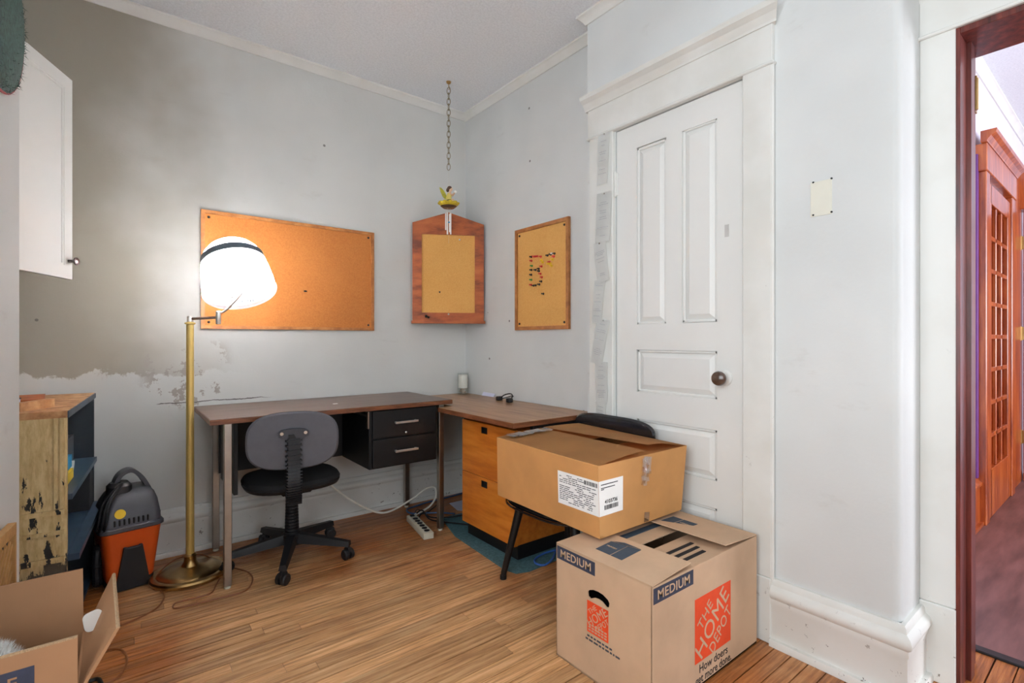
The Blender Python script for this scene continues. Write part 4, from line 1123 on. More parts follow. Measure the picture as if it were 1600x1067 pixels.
# clear tape hanging down the right side and crumpled on the top
b = BM()
for f0, z0_, z1_ in ((.455, .565, .665), (.475, .56, .67), (.50, .575, .668), (.52, .60, .665)):
    n = 6; prev = None; b = BM()
    for i in range(n + 1):
        zz = z1_ + (z0_ - z1_) * i / n; off = 0.002 + 0.004 * abs(math.sin(i * 1.7 + f0 * 40))
        va = b.verts.new(on_face(1, f0 - .008 + .004 * math.sin(i), zz) + nf * off); vb = b.verts.new(on_face(1, f0 + .022 + .004 * math.cos(i), zz) + nf * (off + .003))
        if prev: b.faces.new((prev[0], prev[1], vb, va))
        prev = (va, vb)
    obj('clear_tape', b, 'tape', t)
b = BM(); P = [on_face(1, .50, .416) + nf * .001, on_face(1, .56, .416) + nf * .001, on_face(1, .56, .45) + nf * .001, on_face(1, .50, .455) + nf * .001]
hexa(b, P, [p + nf * .0005 for p in P])
obj('clear_tape', b, 'tape', t)
b = BM(); prev = None
for i in range(12):
    f = i / 11
    p = top[0].lerp(top[3], 0.05 + 0.42 * f) + Vector((0, -0.05 - 0.02 * f, 0.0095 + 0.004 * abs(math.sin(i * 1.9)) + 0.006 * f))
    va = b.verts.new(p + Vector((0, .03, 0))); vb = b.verts.new(p + Vector((0.004 * math.sin(i * 2.1), -.035, 0.002 * math.cos(i))))
    if prev: b.faces.new((prev[0], prev[1], vb, va))
    prev = (va, vb)
obj('clear_tape', b, 'tape', t)
b = BM()
for i in range(9):
    p = top[0].lerp(top[3], 0.08 + 0.035 * i) + Vector((0, -0.055 - .004 * (i % 3), 0.008 + 0.0008 * i)); box(b, -0.004, 0.005, -0.022, 0.018, 0, 0.0006, M=Matrix.Translation(p) @ Matrix.Rotation(R(20 * math.sin(i * 3)), 4, 'Z') @ Matrix.Rotation(R(-3), 4, 'Y'))
obj('smudged_print', b, 'ink', t, kind='stuff')

# ================================================================== FLOOR LAMP
lx, ly = -1.742, -0.330
t = thing('floor_lamp', 'brass swing-arm floor lamp, lit, with white bell shade', 'lamp', (lx, ly, 0))
Ml = Matrix.Translation((lx, ly, 0))
obj('lamp_base', lathe(BM(), [(0.150, 0.0), (0.158, 0.004), (0.160, 0.016), (0.155, 0.024), (0.146, 0.026), (0.132, 0.024), (0.124, 0.030), (0.096, 0.034), (0.060, 0.040), (0.036, 0.050), (0.026, 0.068), (0.024, 0.088), (0.028, 0.096), (0.018, 0.104)], 48, Ml), 'brass', t, True)
obj('pole', lathe(BM(), [(0.0175, 0.10), (0.0165, 0.60), (0.0155, 1.172), (0.022, 1.174), (0.022, 1.180), (0.012, 1.184)], 20, Ml), 'brass_pale', t, True)
obj('swivel', lathe(BM(), [(0.010, 1.182), (0.013, 1.186), (0.013, 1.208), (0.008, 1.212)], 16, Ml), 'chrome', t, True)
E = Vector((-1.640, -0.425, 1.205))
obj('swing_arm', tube(BM(), [(lx, ly, 1.198), E], 0.0065, 10), 'knob_brown', t, True)
obj('elbow', lathe(BM(), [(0.009, -0.032), (0.011, -0.028), (0.011, 0.026), (0.008, 0.030)], 14, Matrix.Translation(E)), 'chrome', t, True)
# the shade: plain white bell, tilted
SC = Vector((-1.556, -0.475, 1.325))                # centre of the mouth
axis = Vector((-0.10, 0.44, 0.87)).normalized()        # from the mouth to the crown
q = axis.to_track_quat('Z', 'Y').to_matrix().to_4x4()
Msd = Matrix.Translation(SC) @ q
prof = [(r_ * 1.12, z_ * 1.12) for r_, z_ in [(0.139, -0.006), (0.141, 0.0), (0.138, 0.008), (0.135, 0.05), (0.129, 0.10), (0.122, 0.14), (0.116, 0.165), (0.105, 0.190), (0.088, 0.212), (0.064, 0.230), (0.034, 0.240), (0.012, 0.243)]]
inn = [(r_ - 0.003, z_ - 0.003 if z_ > 0.15 else z_) for r_, z_ in prof]
b = BM(); lathe(b, prof, 48, Msd, False, True)
obj('lamp_shade', b, 'shade', t, True)
obj('diffuser', lathe(BM(), [(0.1535, 0.012), (0.1535, 0.016), (0.12, 0.018), (0.02, 0.019)], 40, Msd), 'shade', t, True)
for k in range(5):
    b = BM(); box(b, -0.06 + k * 0.012, -0.055 + k * 0.012, -0.125, -0.105, 0.0095, 0.0125, M=Msd @ Matrix.Rotation(R(-20), 4, 'Z')); obj('vent_slot', b, 'cap_band', t)
obj('shade_band', lathe(BM(), [(0.1362, 0.150), (0.1400, 0.152), (0.1345, 0.186), (0.1290, 0.190)], 48, Msd, False, False), 'cap_band', t, True)
b = BM(); tube(b, [(0, 0, 0.268), (0, 0, 0.285), (0, 0, 0.292)], [0.010, 0.012, 0.004], 12); b.transform(Msd); obj('finial', b, 'white_plastic', t, True)
# fitting: harp rod from elbow to socket, socket and bulb
S0 = Msd @ Vector((0, 0, 0.085))
obj('socket_arm', tube(BM(), spline([E + Vector((0, 0, 0.02)), E + Vector((0.03, -0.012, 0.035)), Msd @ Vector((0, 0, -0.012)), Msd @ Vector((0, 0, 0.012))], 8), 0.005, 8), 'chrome', t, True)
b = BM(); lathe(b, [(0.016, 0.025), (0.018, 0.03), (0.018, 0.075), (0.014, 0.08)], 16, Msd); obj('socket', b, 'white_plastic', t, True)
b = BM(); lathe(b, [(0.012, 0.078), (0.014, 0.118), (0.016, 0.13), (0.028, 0.155), (0.030, 0.17), (0.026, 0.188), (0.014, 0.200), (0.003, 0.203)], 20, Msd); obj('bulb', b, 'bulb', t, True)
b = BM(); lathe(b, [(0.003, -0.035), (0.008, -0.030), (0.008, -0.022), (0.004, -0.018), (0.004, -0.004), (0.016, -0.001), (0.016, 0.002)], 14, Matrix.Translation(Msd @ Vector((0.02, -0.05, 0.0)))); obj('switch_key', b, 'chrome', t, True)

# ================================================================== WIND CHIME
wx, wy = -0.351, -0.343
t = thing('wind_chime', 'winged fairy wind chime hanging on a chain from the ceiling', 'wind chime', (wx, wy, 1.70))
b = BM(); lathe(b, [(0.016, CEIL - 0.001), (0.014, CEIL - 0.010), (0.006, CEIL - 0.016)], 14, Matrix.Translation((wx, wy, 0))); tube(b, [(wx, wy, CEIL - 0.015), (wx, wy, CEIL - 0.03), (wx + .010, wy, CEIL - 0.040), (wx, wy, CEIL - 0.05)], 0.0025, 6); obj('ceiling_hook', b, 'brass', t, True)
nl_ = 15; z1c, z0c = CEIL - 0.042, 2.185; ll = (z1c - z0c) / nl_
for k in range(nl_):
    zc = z1c - ll * (k + 0.5); h_ = ll * 0.66; wd_ = 0.011; pts = []
    for j in range(14):
        a = 2 * math.pi * j / 14; r0 = wd_ * math.cos(a); zz = h_ * math.sin(a)
        aa = R(40 if k % 2 else 130) 
        pts.append((wx + r0 * math.cos(aa), wy + r0 * math.sin(aa), zc + zz))
    obj('chain_link', tube(BM(), pts, 0.0022, 6, True), 'chain_metal', t, True)
obj('thread', tube(BM(), [(wx, wy, 2.19), (wx, wy, 2.03)], 0.0007, 5), 'strip_cream', t)
cd = Vector((math.cos(R(-38.2)), math.sin(R(-38.2)), 0))        # to the right as seen from the door side
fd = Vector((-math.sin(R(38.2)), -math.cos(R(38.2)), 0))
def W(a, d_, z_): return Vector((wx, wy, 0)) + cd * a + fd * d_ + Vector((0, 0, z_))
b = BM(); n = 10
for k in range(n):
    a = 2 * math.pi * k / n; d1 = cd * math.cos(a) + fd * math.sin(a)
    c = Vector((wx, wy, 1.965)) + d1 * 0.040
    ang = math.atan2(d1.y, d1.x)
    sphere(b, c, (0.034, 0.019, 0.012), 10, 6, Matrix.Rotation(ang, 4, 'Z') @ Matrix.Rotation(R(-12), 4, 'Y'))
sphere(b, (wx, wy, 1.958), (0.055, 0.055, 0.014), 16, 8)
obj('petal_dish', remeshed(b, 0.004), 'leaf_yellow', t, True)
obj('dish_underside', lathe(BM(), [(0.012, 1.934), (0.035, 1.938), (0.052, 1.950), (0.03, 1.953)], 20, Matrix.Translation((wx, wy, 0))), 'knob_brown', t, True)
b = BM()
tube(b, [W(.005, 0, 1.975), W(.002, 0, 2.0), W(.006, 0, 2.03), W(.010, 0, 2.043)], [.013, .015, .013, .006], 10)
sphere(b, W(.012, 0, 2.060), (.013, .013, .016), 12, 8)
for dd in (-.012, .012):
    tube(b, [W(.008, dd, 2.034), W(.024, dd * 1.2, 2.020), W(.038, dd * .6, 2.036)], [.006, .005, .004], 8)
    tube(b, [W(.004, dd, 1.980), W(.032, dd, 1.990), W(.028, dd * 1.1, 1.972)], [.009, .008, .006], 8)
obj('fairy_body', remeshed(b, 0.003), 'skin', t, True)
b = BM(); sphere(b, W(.006, 0, 2.066), (.016, .017, .014), 12, 8); sphere(b, W(-.006, 0, 2.054), (.010, .012, .014), 10, 8); obj('hair', remeshed(b, 0.003), 'hair_brown', t, True)
b = BM(); tube(b, [W(.003, 0, 1.985), W(.001, 0, 2.005), W(.006, 0, 2.030)], [.019, .0175, .014], 12); obj('dress', b, 'dress', t, True)
b = BM(); sphere(b, W(.010, 0, 1.984), (.026, .022, .012), 12, 8); obj('skirt', b, 'skirt_green', t, True)
obj('bird', sphere(BM(), W(.043, 0, 2.042), (.009, .007, .008), 10, 8), 'candle', t, True)
for sg in (-1, 1):
    b = BM(); base = W(-.010, sg * .006, 1.995)
    outl = [(0, 0), (-.018, .004), (-.034, .022), (-.046, .048), (-.052, .072), (-.040, .070), (-.024, .056), (-.010, .036), (-.002, .018)]
    dirw = (cd + fd * sg * 0.5).normalized()
    P = [base + dirw * p[0] + Vector((0, 0, p[1])) for p in outl]
    nn = dirw.cross(Vector((0, 0, 1))).normalized()
    va = [b.verts.new(p - nn * .0012) for p in P]; vb = [b.verts.new(p + nn * .0012) for p in P]
    b.faces.new(va[::-1]); b.faces.new(vb)
    for i in range(len(P)): b.faces.new((va[i], va[(i + 1) % len(P)], vb[(i + 1) % len(P)], vb[i]))
    obj('wing', b, 'wing_green', t)
for (a, d_, zt_, zb) in ((-.018, .004, 1.905, 1.800), (-.006, .018, 1.908, 1.768), (.014, .008, 1.905, 1.770), (.004, -.016, 1.905, 1.79)):
    b = BM(); tube(b, [W(a, d_, zt_), W(a, d_, zb)], 0.0042, 10); tb = obj('chime_tube', b, 'chrome', t, True)
    obj('thread', tube(BM(), [W(a * .8, d_ * .8, 1.94), W(a, d_, zt_)], 0.0006, 4), 'strip_cream', tb)
obj('clapper_string', tube(BM(), [W(0, 0, 1.936), W(0, 0, 1.715)], 0.0006, 4), 'strip_cream', t)
obj('clapper', lathe(BM(), [(0.004, 0), (0.008, 0.002), (0.008, 0.006), (0.004, 0.008)], 12, Matrix.Translation((wx, wy, 1.845))), 'cyan', t, True)

# ================================================================== LEFT CORNER
# wall cabinet with its door ajar
t = thing('wall_cabinet', 'white wall cabinet with its door ajar and dark round knob', 'cabinet', (-2.47, -0.40, 1.36))
hinge = Vector((-2.335, -0.665, 0)); de = Vector((-2.160, -0.262, 0)); du = (de - hinge).normalized(); DL = (de - hinge).length
zb_, zt_ = 1.357, 2.205
b = BM(); box(b, XL + 0.001, -2.345, -0.665, -0.13, zb_ - 0.02, zt_ - 0.01, 0.002); obj('cabinet_body', b, 'door_white', t)
b = BM(); box(b, -2.40, -2.345, -0.62, -0.15, zb_ - 0.022, zb_ - 0.0195); box(b, -2.42, -2.39, -0.40, -0.36, zb_ - 0.055, zb_ - 0.02, 0.004); obj('under_rail', b, 'knob_brown', t)
Md = frame((hinge.x, hinge.y, zb_), du, (0, 0, 1))          # outward normal = du x z
H_ = zt_ - zb_; s_ = 0.055
b = BM()
for poly in ([(0, 0), (s_, 0), (s_, H_), (0, H_)], [(DL - s_, 0), (DL, 0), (DL, H_), (DL - s_, H_)], [(s_, 0), (DL - s_, 0), (DL - s_, s_), (s_, s_)], [(s_, H_ - s_), (DL - s_, H_ - s_), (DL - s_, H_), (s_, H_)]): prism(b, poly, -0.018, 0.0, Md)
dd_ = obj('cabinet_door', b, 'door_white', t)
b = BM(); prism(b, [(s_ - .004, s_ - .004), (DL - s_ + .004, s_ - .004), (DL - s_ + .004, H_ - s_ + .004), (s_ - .004, H_ - s_ + .004)], -0.012, -0.007, Md); obj('panel', b, 'door_white', dd_)
b = BM(); 
for (x0_, x1_, z0_, z1_) in ((s_, s_ + .008, s_, H_ - s_), (DL - s_ - .008, DL - s_, s_, H_ - s_), (s_, DL - s_, s_, s_ + .008), (s_, DL - s_, H_ - s_ - .008, H_ - s_)): prism(b, [(x0_, z0_), (x1_, z0_), (x1_, z1_), (x0_, z1_)], -0.010, -0.003, Md)
obj('bead', b, 'door_white', dd_)
lathe_k = lathe(BM(), [(0.006, 0.0), (0.006, 0.018), (0.010, 0.021), (0.0165, 0.026), (0.0165, 0.031), (0.010, 0.036), (0.002, 0.037)], 20, Md @ Matrix.Translation((DL - 0.028, 0.075, 0)))
obj('knob', lathe_k, 'knob_dark', dd_, True)

# round green hanging on the wall stub
nrm2 = Vector((dirv.y, -dirv.x, 0)); nrm2 = nrm2 if nrm2.x > 0 else -nrm2
dc = A + dirv * 0.235; dc.z = 2.01
Mg = frame(dc + nrm2 * 0.002, -dirv, (0, 0, 1))
if (Mg.to_3x3() @ Vector((0, 0, 1))).dot(nrm2) < 0: Mg = frame(dc + nrm2 * 0.002, dirv, (0, 0, 1))
t = thing('wall_hanging', 'round dark green bristly wall hanging with thin red rim', 'wall hanging', (dc.x, dc.y, 1.78))
obj('disc', lathe(BM(), [(0.228, 0.0), (0.230, 0.010), (0.20, 0.018), (0.10, 0.022), (0.01, 0.023)], 40, Mg), 'green_bristle', t, True)
obj('rim', tube(BM(), [Mg @ Vector((0.231 * math.cos(R(a)), 0.231 * math.sin(R(a)), 0.006)) for a in range(0, 360, 9)], 0.0045, 6, True), 'red_rim', t, True)
b = BM(); rs = random.Random(3)
for k in range(1500):
    a = rs.uniform(0, 6.283); r_ = 0.23 * math.sqrt(rs.random()); p = Mg @ Vector((r_ * math.cos(a), r_ * math.sin(a), 0.012))
    d_ = (Mg.to_3x3() @ Vector((rs.uniform(-1, 1), rs.uniform(-1, 1), 0.45))).normalized() * rs.uniform(.010, .022)
    s2 = d_.cross(Vector((rs.uniform(-1, 1), rs.uniform(-1, 1), rs.uniform(-1, 1)))).normalized() * .0012
    b.faces.new((b.verts.new(p - s2), b.verts.new(p + s2), b.verts.new(p + d_)))
o = obj('bristles', b, 'green_bristle', t); o['kind'] = 'stuff'

# cane panel leaning on the stub
t = thing('cane_panel', 'tan framed lattice panel leaning on the left wall end', 'panel', (-2.28, -1.25, 0))
Mc = frame(A + dirv * 0.16 + nrm2 * 0.012, dirv, (0, 0, 1))
L_, Hc = 0.35, 0.585
sg = 1 if (Mc.to_3x3() @ Vector((0, 0, 1))).dot(nrm2) > 0 else -1
def pz(a, b2): return (a, b2) if sg > 0 else (-b2, -a)
for poly in ([(0, 0), (.010, .03), (.010, Hc - .03), (0, Hc)], [(L_ - .03, .03), (L_, 0), (L_, Hc), (L_ - .03, Hc - .03)], [(0, 0), (L_, 0), (L_ - .03, .03), (.010, .03)], [(.010, Hc - .03), (L_ - .03, Hc - .03), (L_, Hc), (0, Hc)]):
    b = BM(); prism(b, poly, *pz(0.0, 0.018), Mc); obj('frame_strip', b, 'cane', t)
b = BM(); prism(b, [(.010, .03), (L_ - .03, .03), (L_ - .03, Hc - .03), (.010, Hc - .03)], *pz(0.001, 0.004), Mc); obj('backing', b, 'dark_navy', t)
cell = 0.024
def clipseg(x0_, z0_, x1_, z1_):
    pts = []
    for i in range(41):
        f = i / 40; x_ = x0_ + (x1_ - x0_) * f; z_ = z0_ + (z1_ - z0_) * f
        if .010 <= x_ <= L_ - .03 and .03 <= z_ <= Hc - .03: pts.append((x_, z_))
    return (pts[0], pts[-1]) if len(pts) > 2 else None
nn_ = int((L_ + Hc) / (cell * 1.4))
for k in range(nn_):
    c0 = k * cell * 1.4
    for (a, lev) in ((clipseg(c0 - Hc, 0, c0, Hc), .008), (clipseg(c0, 0, c0 - Hc, Hc), .012)):
        if not a: continue
        (xa, za), (xb, zb2) = a
        dx, dz = xb - xa, zb2 - za; ll_ = math.hypot(dx, dz); ox, oz = -dz / ll_ * .004, dx / ll_ * .004
        b = BM(); prism(b, [(xa - ox, za - oz), (xb - ox, zb2 - oz), (xb + ox, zb2 + oz), (xa + ox, za + oz)], *pz(lev - .003, lev + .001), Mc); obj('lattice_slat', b, 'cane', t)

# bookcase
o0 = Vector((-2.148, -0.76, 0)); uL = Vector((0.074, 0.997, 0)).normalized(); uD = Vector((-uL.y, uL.x, 0))
t = thing('bookcase', 'low bookcase, flaking cream paint outside, dark blue inside', 'bookcase', (-2.27, -0.40, 0))
LB, DB, HB_ = 0.725, 0.29, 0.852
Mq = frame(o0, uL, (0, 0, 1))         # local x along the length, y up, z = uL x z -> to +x (front)
def bb(name, l0, l1, d0, d1, z0_, z1_, m, par=None):
    b = BM(); prism(b, [(l0, z0_), (l1, z0_), (l1, z1_), (l0, z1_)], -d1, -d0, Mq); return obj(name, b, m, par or t)
bb('side_panel', 0.0, 0.022, 0.0, DB, 0.0, HB_ - 0.024, 'flaking')
bb('side_panel', LB - 0.022, LB, 0.0, DB, 0.0, HB_ - 0.024, 'dark_navy')
tp_ = bb('top_board', 0.0, LB, -0.002, DB, HB_ - 0.024, HB_, 'raw_wood')
bb('front_edge', 0.0, LB, -0.006, -0.002, HB_ - 0.024, HB_ - 0.001, 'navy_paint', tp_)
bb('back_panel', 0.022, LB - 0.022, DB - 0.008, DB, 0.02, HB_ - 0.024, 'dark_navy')
bb('shelf', 0.022, LB - 0.022, -0.012, DB - 0.008, 0.535, 0.555, 'navy_paint')
bb('shelf', 0.002, LB - 0.022, -0.034, -0.001, 0.325, 0.347, 'navy_paint'); bb('shelf', 0.022, LB - 0.022, 0.0, DB - 0.008, 0.325, 0.347, 'navy_paint')
bb('shelf', 0.022, LB - 0.022, -0.005, DB - 0.008, 0.03, 0.05, 'navy_paint')
for zz, th_, out in ((0.495, 0.016, 0.010), (0.425, 0.014, 0.008), (0.330, 0.018, 0.012), (0.27, 0.014, 0.008)):
    bb('batten', -out, 0.0, 0.006, DB, zz, zz + th_, 'flaking')
for d_ in (0.012, 0.028): bb('corner_strip', -0.007, 0.0, d_ - 0.006, d_ + 0.005, 0.515, HB_ - 0.024, 'flaking')
# things on and in the bookcase
def bkpt(l, d, z_): return Mq @ Vector((l, z_, -d))
def bkbox(name, l0, l1, d0, d1, z0_, z1_, m, label, cat, ang=0):
    b = BM(); c = bkpt((l0 + l1) / 2, (d0 + d1) / 2, 0)
    prism(b, [(l0, z0_), (l1, z0_), (l1, z1_), (l0, z1_)], -d1, -d0, Mq)
    if ang: b.transform(rot('Z', ang, c))
    return tag(obj(name, b, m), label, cat)
bkbox('wood_block', 0.05, 0.19, 0.09, 0.12, HB_, HB_ + 0.030, 'raw_wood', 'pale wood stick on the bookcase top near its side', 'wood', -30)
bkbox('wood_board', 0.20, 0.45, 0.11, 0.25, HB_, HB_ + 0.026, 'pine_frame', 'reddish-brown wood board lying on the bookcase top', 'wood', 8)
b = BM(); M5 = Mq @ Matrix.Identity(4)
t2 = thing('book', 'dark blue book with pale page edges lying on the bookcase', 'book', bkpt(0.16, 0.20, HB_))
def bb2(name, l0, l1, d0, d1, z0_, z1_, m, par):
    b = BM(); prism(b, [(l0, z0_), (l1, z0_), (l1, z1_), (l0, z1_)], -d1, -d0, Mq); return obj(name, b, m, par)
bb2('pages', 0.03, 0.185, 0.152, 0.283, HB_ + 0.004, HB_ + 0.034, 'paper_lav', t2)
bb2('cover', 0.025, 0.188, 0.150, 0.285, HB_ + 0.034, HB_ + 0.038, 'dark_navy', t2); bb2('cover', 0.025, 0.188, 0.150, 0.285, HB_, HB_ + 0.004, 'dark_navy', t2)
t2 = thing('snack_packet', 'blue and yellow packet on the middle bookcase shelf', 'packet', bkpt(0.20, 0.05, 0.555))
bb2('blue_part', 0.10, 0.34, 0.03, 0.12, 0.592, 0.640, 'cyan', t2); bb2('yellow_part', 0.05, 0.30, 0.02, 0.12, 0.556, 0.592, 'yellow', t2)
bkbox('paper_stack', 0.36, 0.56, 0.04, 0.22, 0.556, 0.572, 'paper', 'pale stack of papers at the back of the middle shelf', 'papers', 6)
bkbox('grey_box', 0.40, 0.62, 0.06, 0.24, 0.574, 0.68, 'vac_grey', 'small dark grey box on papers inside the bookcase', 'box')
b = BM(); prism(b, [(0.56, 0.348), (0.69, 0.348), (0.68, 0.50), (0.58, 0.52)], -0.25, 0.0, Mq); tag(obj('black_bag', b, 'black_fabric'), 'black bag at the far end of the lower shelf', 'bag')

# wet/dry vacuum
vx, vy = -1.975, -0.215
t = thing('wet_dry_vacuum', 'orange and dark grey wet/dry vacuum beside the bookcase', 'vacuum cleaner', (vx, vy, 0), R(0))
Mv = Matrix.Translation((vx, vy, 0)) @ Matrix.Rotation(R(10), 4, 'Z')
def rr(wd_, dp, z_, r_=0.03): return [(p[0], p[1], z_) for p in rrect(wd_, dp, r_, 5)]
def loft(secs, M_):
    b = BM(); rings = [[b.verts.new(M_ @ Vector(p)) for p in s] for s in secs]; n = len(rings[0])
    for a_, b2 in zip(rings, rings[1:]):
        for k in range(n): b.faces.new((a_[k], a_[(k + 1) % n], b2[(k + 1) % n], b2[k]))
    b.faces.new(rings[0][::-1]); b.faces.new(rings[-1])
    return b
obj('tank', loft([rr(.165, .195, .035), rr(.170, .20, .045), rr(.218, .24, .262), rr(.222, .244, .268)], Mv), 'vac_orange', t, True)
obj('tank_foot', loft([rr(.150, .18, .0), rr(.168, .20, .005), rr(.170, .20, .036)], Mv), 'black_plastic', t, True)
obj('rim', loft([rr(.226, .248, .262), rr(.236, .258, .266), rr(.236, .258, .280), rr(.226, .248, .286)], Mv), 'vac_grey', t, True)
def sh(s, dx, dy): return [(p[0] + dx, p[1] + dy, p[2]) for p in s]
hd = obj('motor_head', loft([rr(.220, .240, .284), rr(.212, .232, .33), sh(rr(.190, .205, .375), .006, .006), sh(rr(.165, .175, .405), .010, .012), sh(rr(.13, .13, .425, .03), .012, .02)], Mv), 'vac_grey', t, True)
obj('motor_cap', loft([sh(rr(.09, .10, .40, .03), -.03, -.01), sh(rr(.088, .095, .445, .03), -.03, -.01), sh(rr(.065, .07, .460, .025), -.03, -.01)], Mv), 'black_plastic', t, True)
b = BM()
hpts = spline([Mv @ Vector((-.055, .0, .42)), Mv @ Vector((-.030, .0, .485)), Mv @ Vector((.012, .0, .505)), Mv @ Vector((.050, .0, .47)), Mv @ Vector((.080, .0, .41))], 6)
strapw = Mv.to_3x3() @ Vector((0, 1, 0))
rings = []
for i, p in enumerate(hpts):
    tt = (Vector(hpts[min(i + 1, len(hpts) - 1)]) - Vector(hpts[max(i - 1, 0)])).normalized(); nn = tt.cross(strapw).normalized()
    rings.append([b.verts.new(p + strapw * .030 + nn * .008), b.verts.new(p - strapw * .030 + nn * .008), b.verts.new(p - strapw * .030 - nn * .008), b.verts.new(p + strapw * .030 - nn * .008)])
for a_, b2 in zip(rings, rings[1:]):
    for k in range(4): b.faces.new((a_[k], a_[(k + 1) % 4], b2[(k + 1) % 4], b2[k]))
b.faces.new(rings[0][::-1]); b.faces.new(rings[-1])
obj('handle', b, 'vac_grey', t, True)
for k in range(8):
    x_ = -.068 + k * .017
    b = BM(); box(b, x_, x_ + .007, -.123, -.112, .292, .318, .002, M=Mv); obj('vent_slot', b, 'black', hd)
Mst = Mv @ Matrix.Translation((-.045, -.114, .342)) @ Matrix.Rotation(R(90 - 8), 4, 'X')
st_ = obj('round_sticker', lathe(BM(), [(0.020, -.004), (0.020, .0022)], 24, Mst), 'yellow', hd)
b = BM(); box(b, -.008, .003, -.006, .006, .0022, .0028, M=Mst); obj('printed_icon', b, 'paper', st_)
b = BM(); box(b, .000, .009, -.009, .001, .0028, .0034, M=Mst); obj('printed_icon', b, 'ink_black', st_)
b = BM(); box(b, .112, .126, -.020, .020, .250, .300, .004, M=Mv); box(b, .120, .128, -.014, .014, .232, .262, .003, M=Mv); obj('latch', b, 'black_plastic', t)
# black accessory holder on the front of the tank
b = BM(); hexa(b, [Mv @ Vector(p) for p in ((-.062, -.112, .004), (.066, -.112, .004), (.066, -.092, .004), (-.062, -.092, .004))], [Mv @ Vector(p) for p in ((-.034, -.128, .190), (.034, -.128, .190), (.034, -.108, .190), (-.034, -.108, .190))])
obj('tool_holder', b, 'black_plastic', t)
b = BM(); tube(b, [Mv @ Vector((.032 * math.cos(R(a)), -.118 + .011 * math.sin(R(a)), .190)) for a in range(0, 360, 20)], .004, 6, True); obj('holder_rim', b, 'vac_grey', t, True)
# coiled black cord and hose on its left
b = BM(); rs = random.Random(5)
for k in range(7):
    dx = rs.uniform(-.014, .014); dz = rs.uniform(-.012, .012)
    pts = [Mv @ Vector((-.03 + dx * .3, -.06 + dz * .3, .462)), Mv @ Vector((-.085 + dx, -.095, .40 + dz)), Mv @ Vector((-.105 + dx, -.125 + dz, .335 + dz)), Mv @ Vector((-.112 + dx, -.115, .29 + dz)), Mv @ Vector((-.100 + dx, -.09, .32)), Mv @ Vector((-.08, -.02 + dx, .40)), Mv @ Vector((-.03 + dx * .3, -.03, .462))]
    tube(b, spline(pts, 6), .0042, 6)
obj('power_cord', b, 'cable_black', t, True)
b = BM(); hp_ = spline([Mv @ Vector((-.105, -.02, .20)), Mv @ Vector((-.112, -.03, .12)), Mv @ Vector((-.108, -.02, .04)), Mv @ Vector((-.100, .04, .020))], 14)
tube(b, hp_, [.0165 + (.002 if i % 2 else 0) for i in range(len(hp_))], 10); obj('hose', b, 'black_plastic', t, True)

# open carton in the lower left
t = thing('open_box', 'open brown cardboard box with raised flaps at the lower left', 'box', (-2.19, -1.66, 0))
ox0, ox1, oy0, oy1, oh = -2.300, -2.070, -1.795, -1.520, 0.402
for (xa, xb, ya, yb_, z1_) in ((ox0, ox1, oy0, oy0 + T, 0.514), (ox0, ox1, oy1 - T, oy1, oh), (ox1 - T, ox1, oy0 + T, oy1 - T, oh), (ox0, ox0 + T, oy0 + T, oy1 - T, oh)):
    b = BM(); box(b, xa, xb, ya, yb_, 0.0, z1_); obj('side_wall', b, 'kraft_brown', t)
b = BM(); box(b, ox0, ox1, oy0, oy1, 0.0, 0.005); obj('bottom', b, 'kraft_brown', t)
b = BM(); hexa(b, [(ox0, oy1 - T, oh), (ox1 - .002, oy1 - T, oh), (ox1 - .002, oy1, oh), (ox0, oy1, oh)], [(ox0, oy1 + .012, oh + .145), (ox1 - .004, oy1 + .012, oh + .145), (ox1 - .004, oy1 + .016, oh + .145), (ox0, oy1 + .016, oh + .145)]); obj('flap', b, 'kraft_brown', t)
fr_ = [(ox1, oy0 + .004, oh), (ox1, oy1, oh), (ox1 + .052, oy1 + .002, oh + .120), (ox1 + .060, oy0 + .004, oh + .108)]
P = [Vector(p) for p in fr_]; n_ = (P[1] - P[0]).cross(P[3] - P[0]).normalized(); 
b = BM(); hexa(b, P, [p + n_ * .006 for p in P]); fo = obj('flap', b, 'kraft_brown', t)
b = BM(); e_ = [P[3], P[2]]; tube(b, [P[3] + n_ * .003, P[2] + n_ * .003], .0036, 5); obj('torn_edge', b, 'kraft_edge', fo)
b = BM(); prism(b, [(-.5 * (ox1 - ox0), 0), (.5 * (ox1 - ox0), 0), (.5 * (ox1 - ox0), .004), (-.5 * (ox1 - ox0), .004)], -.004, .0005, frame(((ox0 + ox1) / 2, oy0, .513), (1, 0, 0), (0, 0, 1))); obj('torn_edge', b, 'kraft_edge', t)
MO = frame(((ox0 + ox1) / 2, oy0, 0), (1, 0, 0), (0, 0, 1)); ho = (ox1 - ox0) / 2
b = BM(); prism(b, [(-ho, .440), (ho - .062, .440), (ho - .062, .484), (-ho, .484)], .0001, .0006, MO); obj('printed_band', b, 'print_navy', t)
b = BM(); prism(b, [(ho - .066, .30), (ho - .062, .30), (ho - .062, .44), (ho - .066, .44)], .0001, .0006, MO); obj('printed_line', b, 'print_navy', t)
obj('lettering', text_fit('FRAGILE', .115, .022, MO @ Matrix.Translation((-.028, .461, .0008)), .012), 'kraft_brown', t)
# white rounded tab by the flap
b = BM(); Mtb = frame((-2.052, -1.60, 0.455), (0.93, 0.30, 0.12), (0, 0.12, 1))
prism(b, rrect(.036, .042, .011, 5), -.002, .002, Mtb); tag(obj('white_tag', b, 'white_plastic'), 'rounded white card tag standing in the open box flap', 'tag')
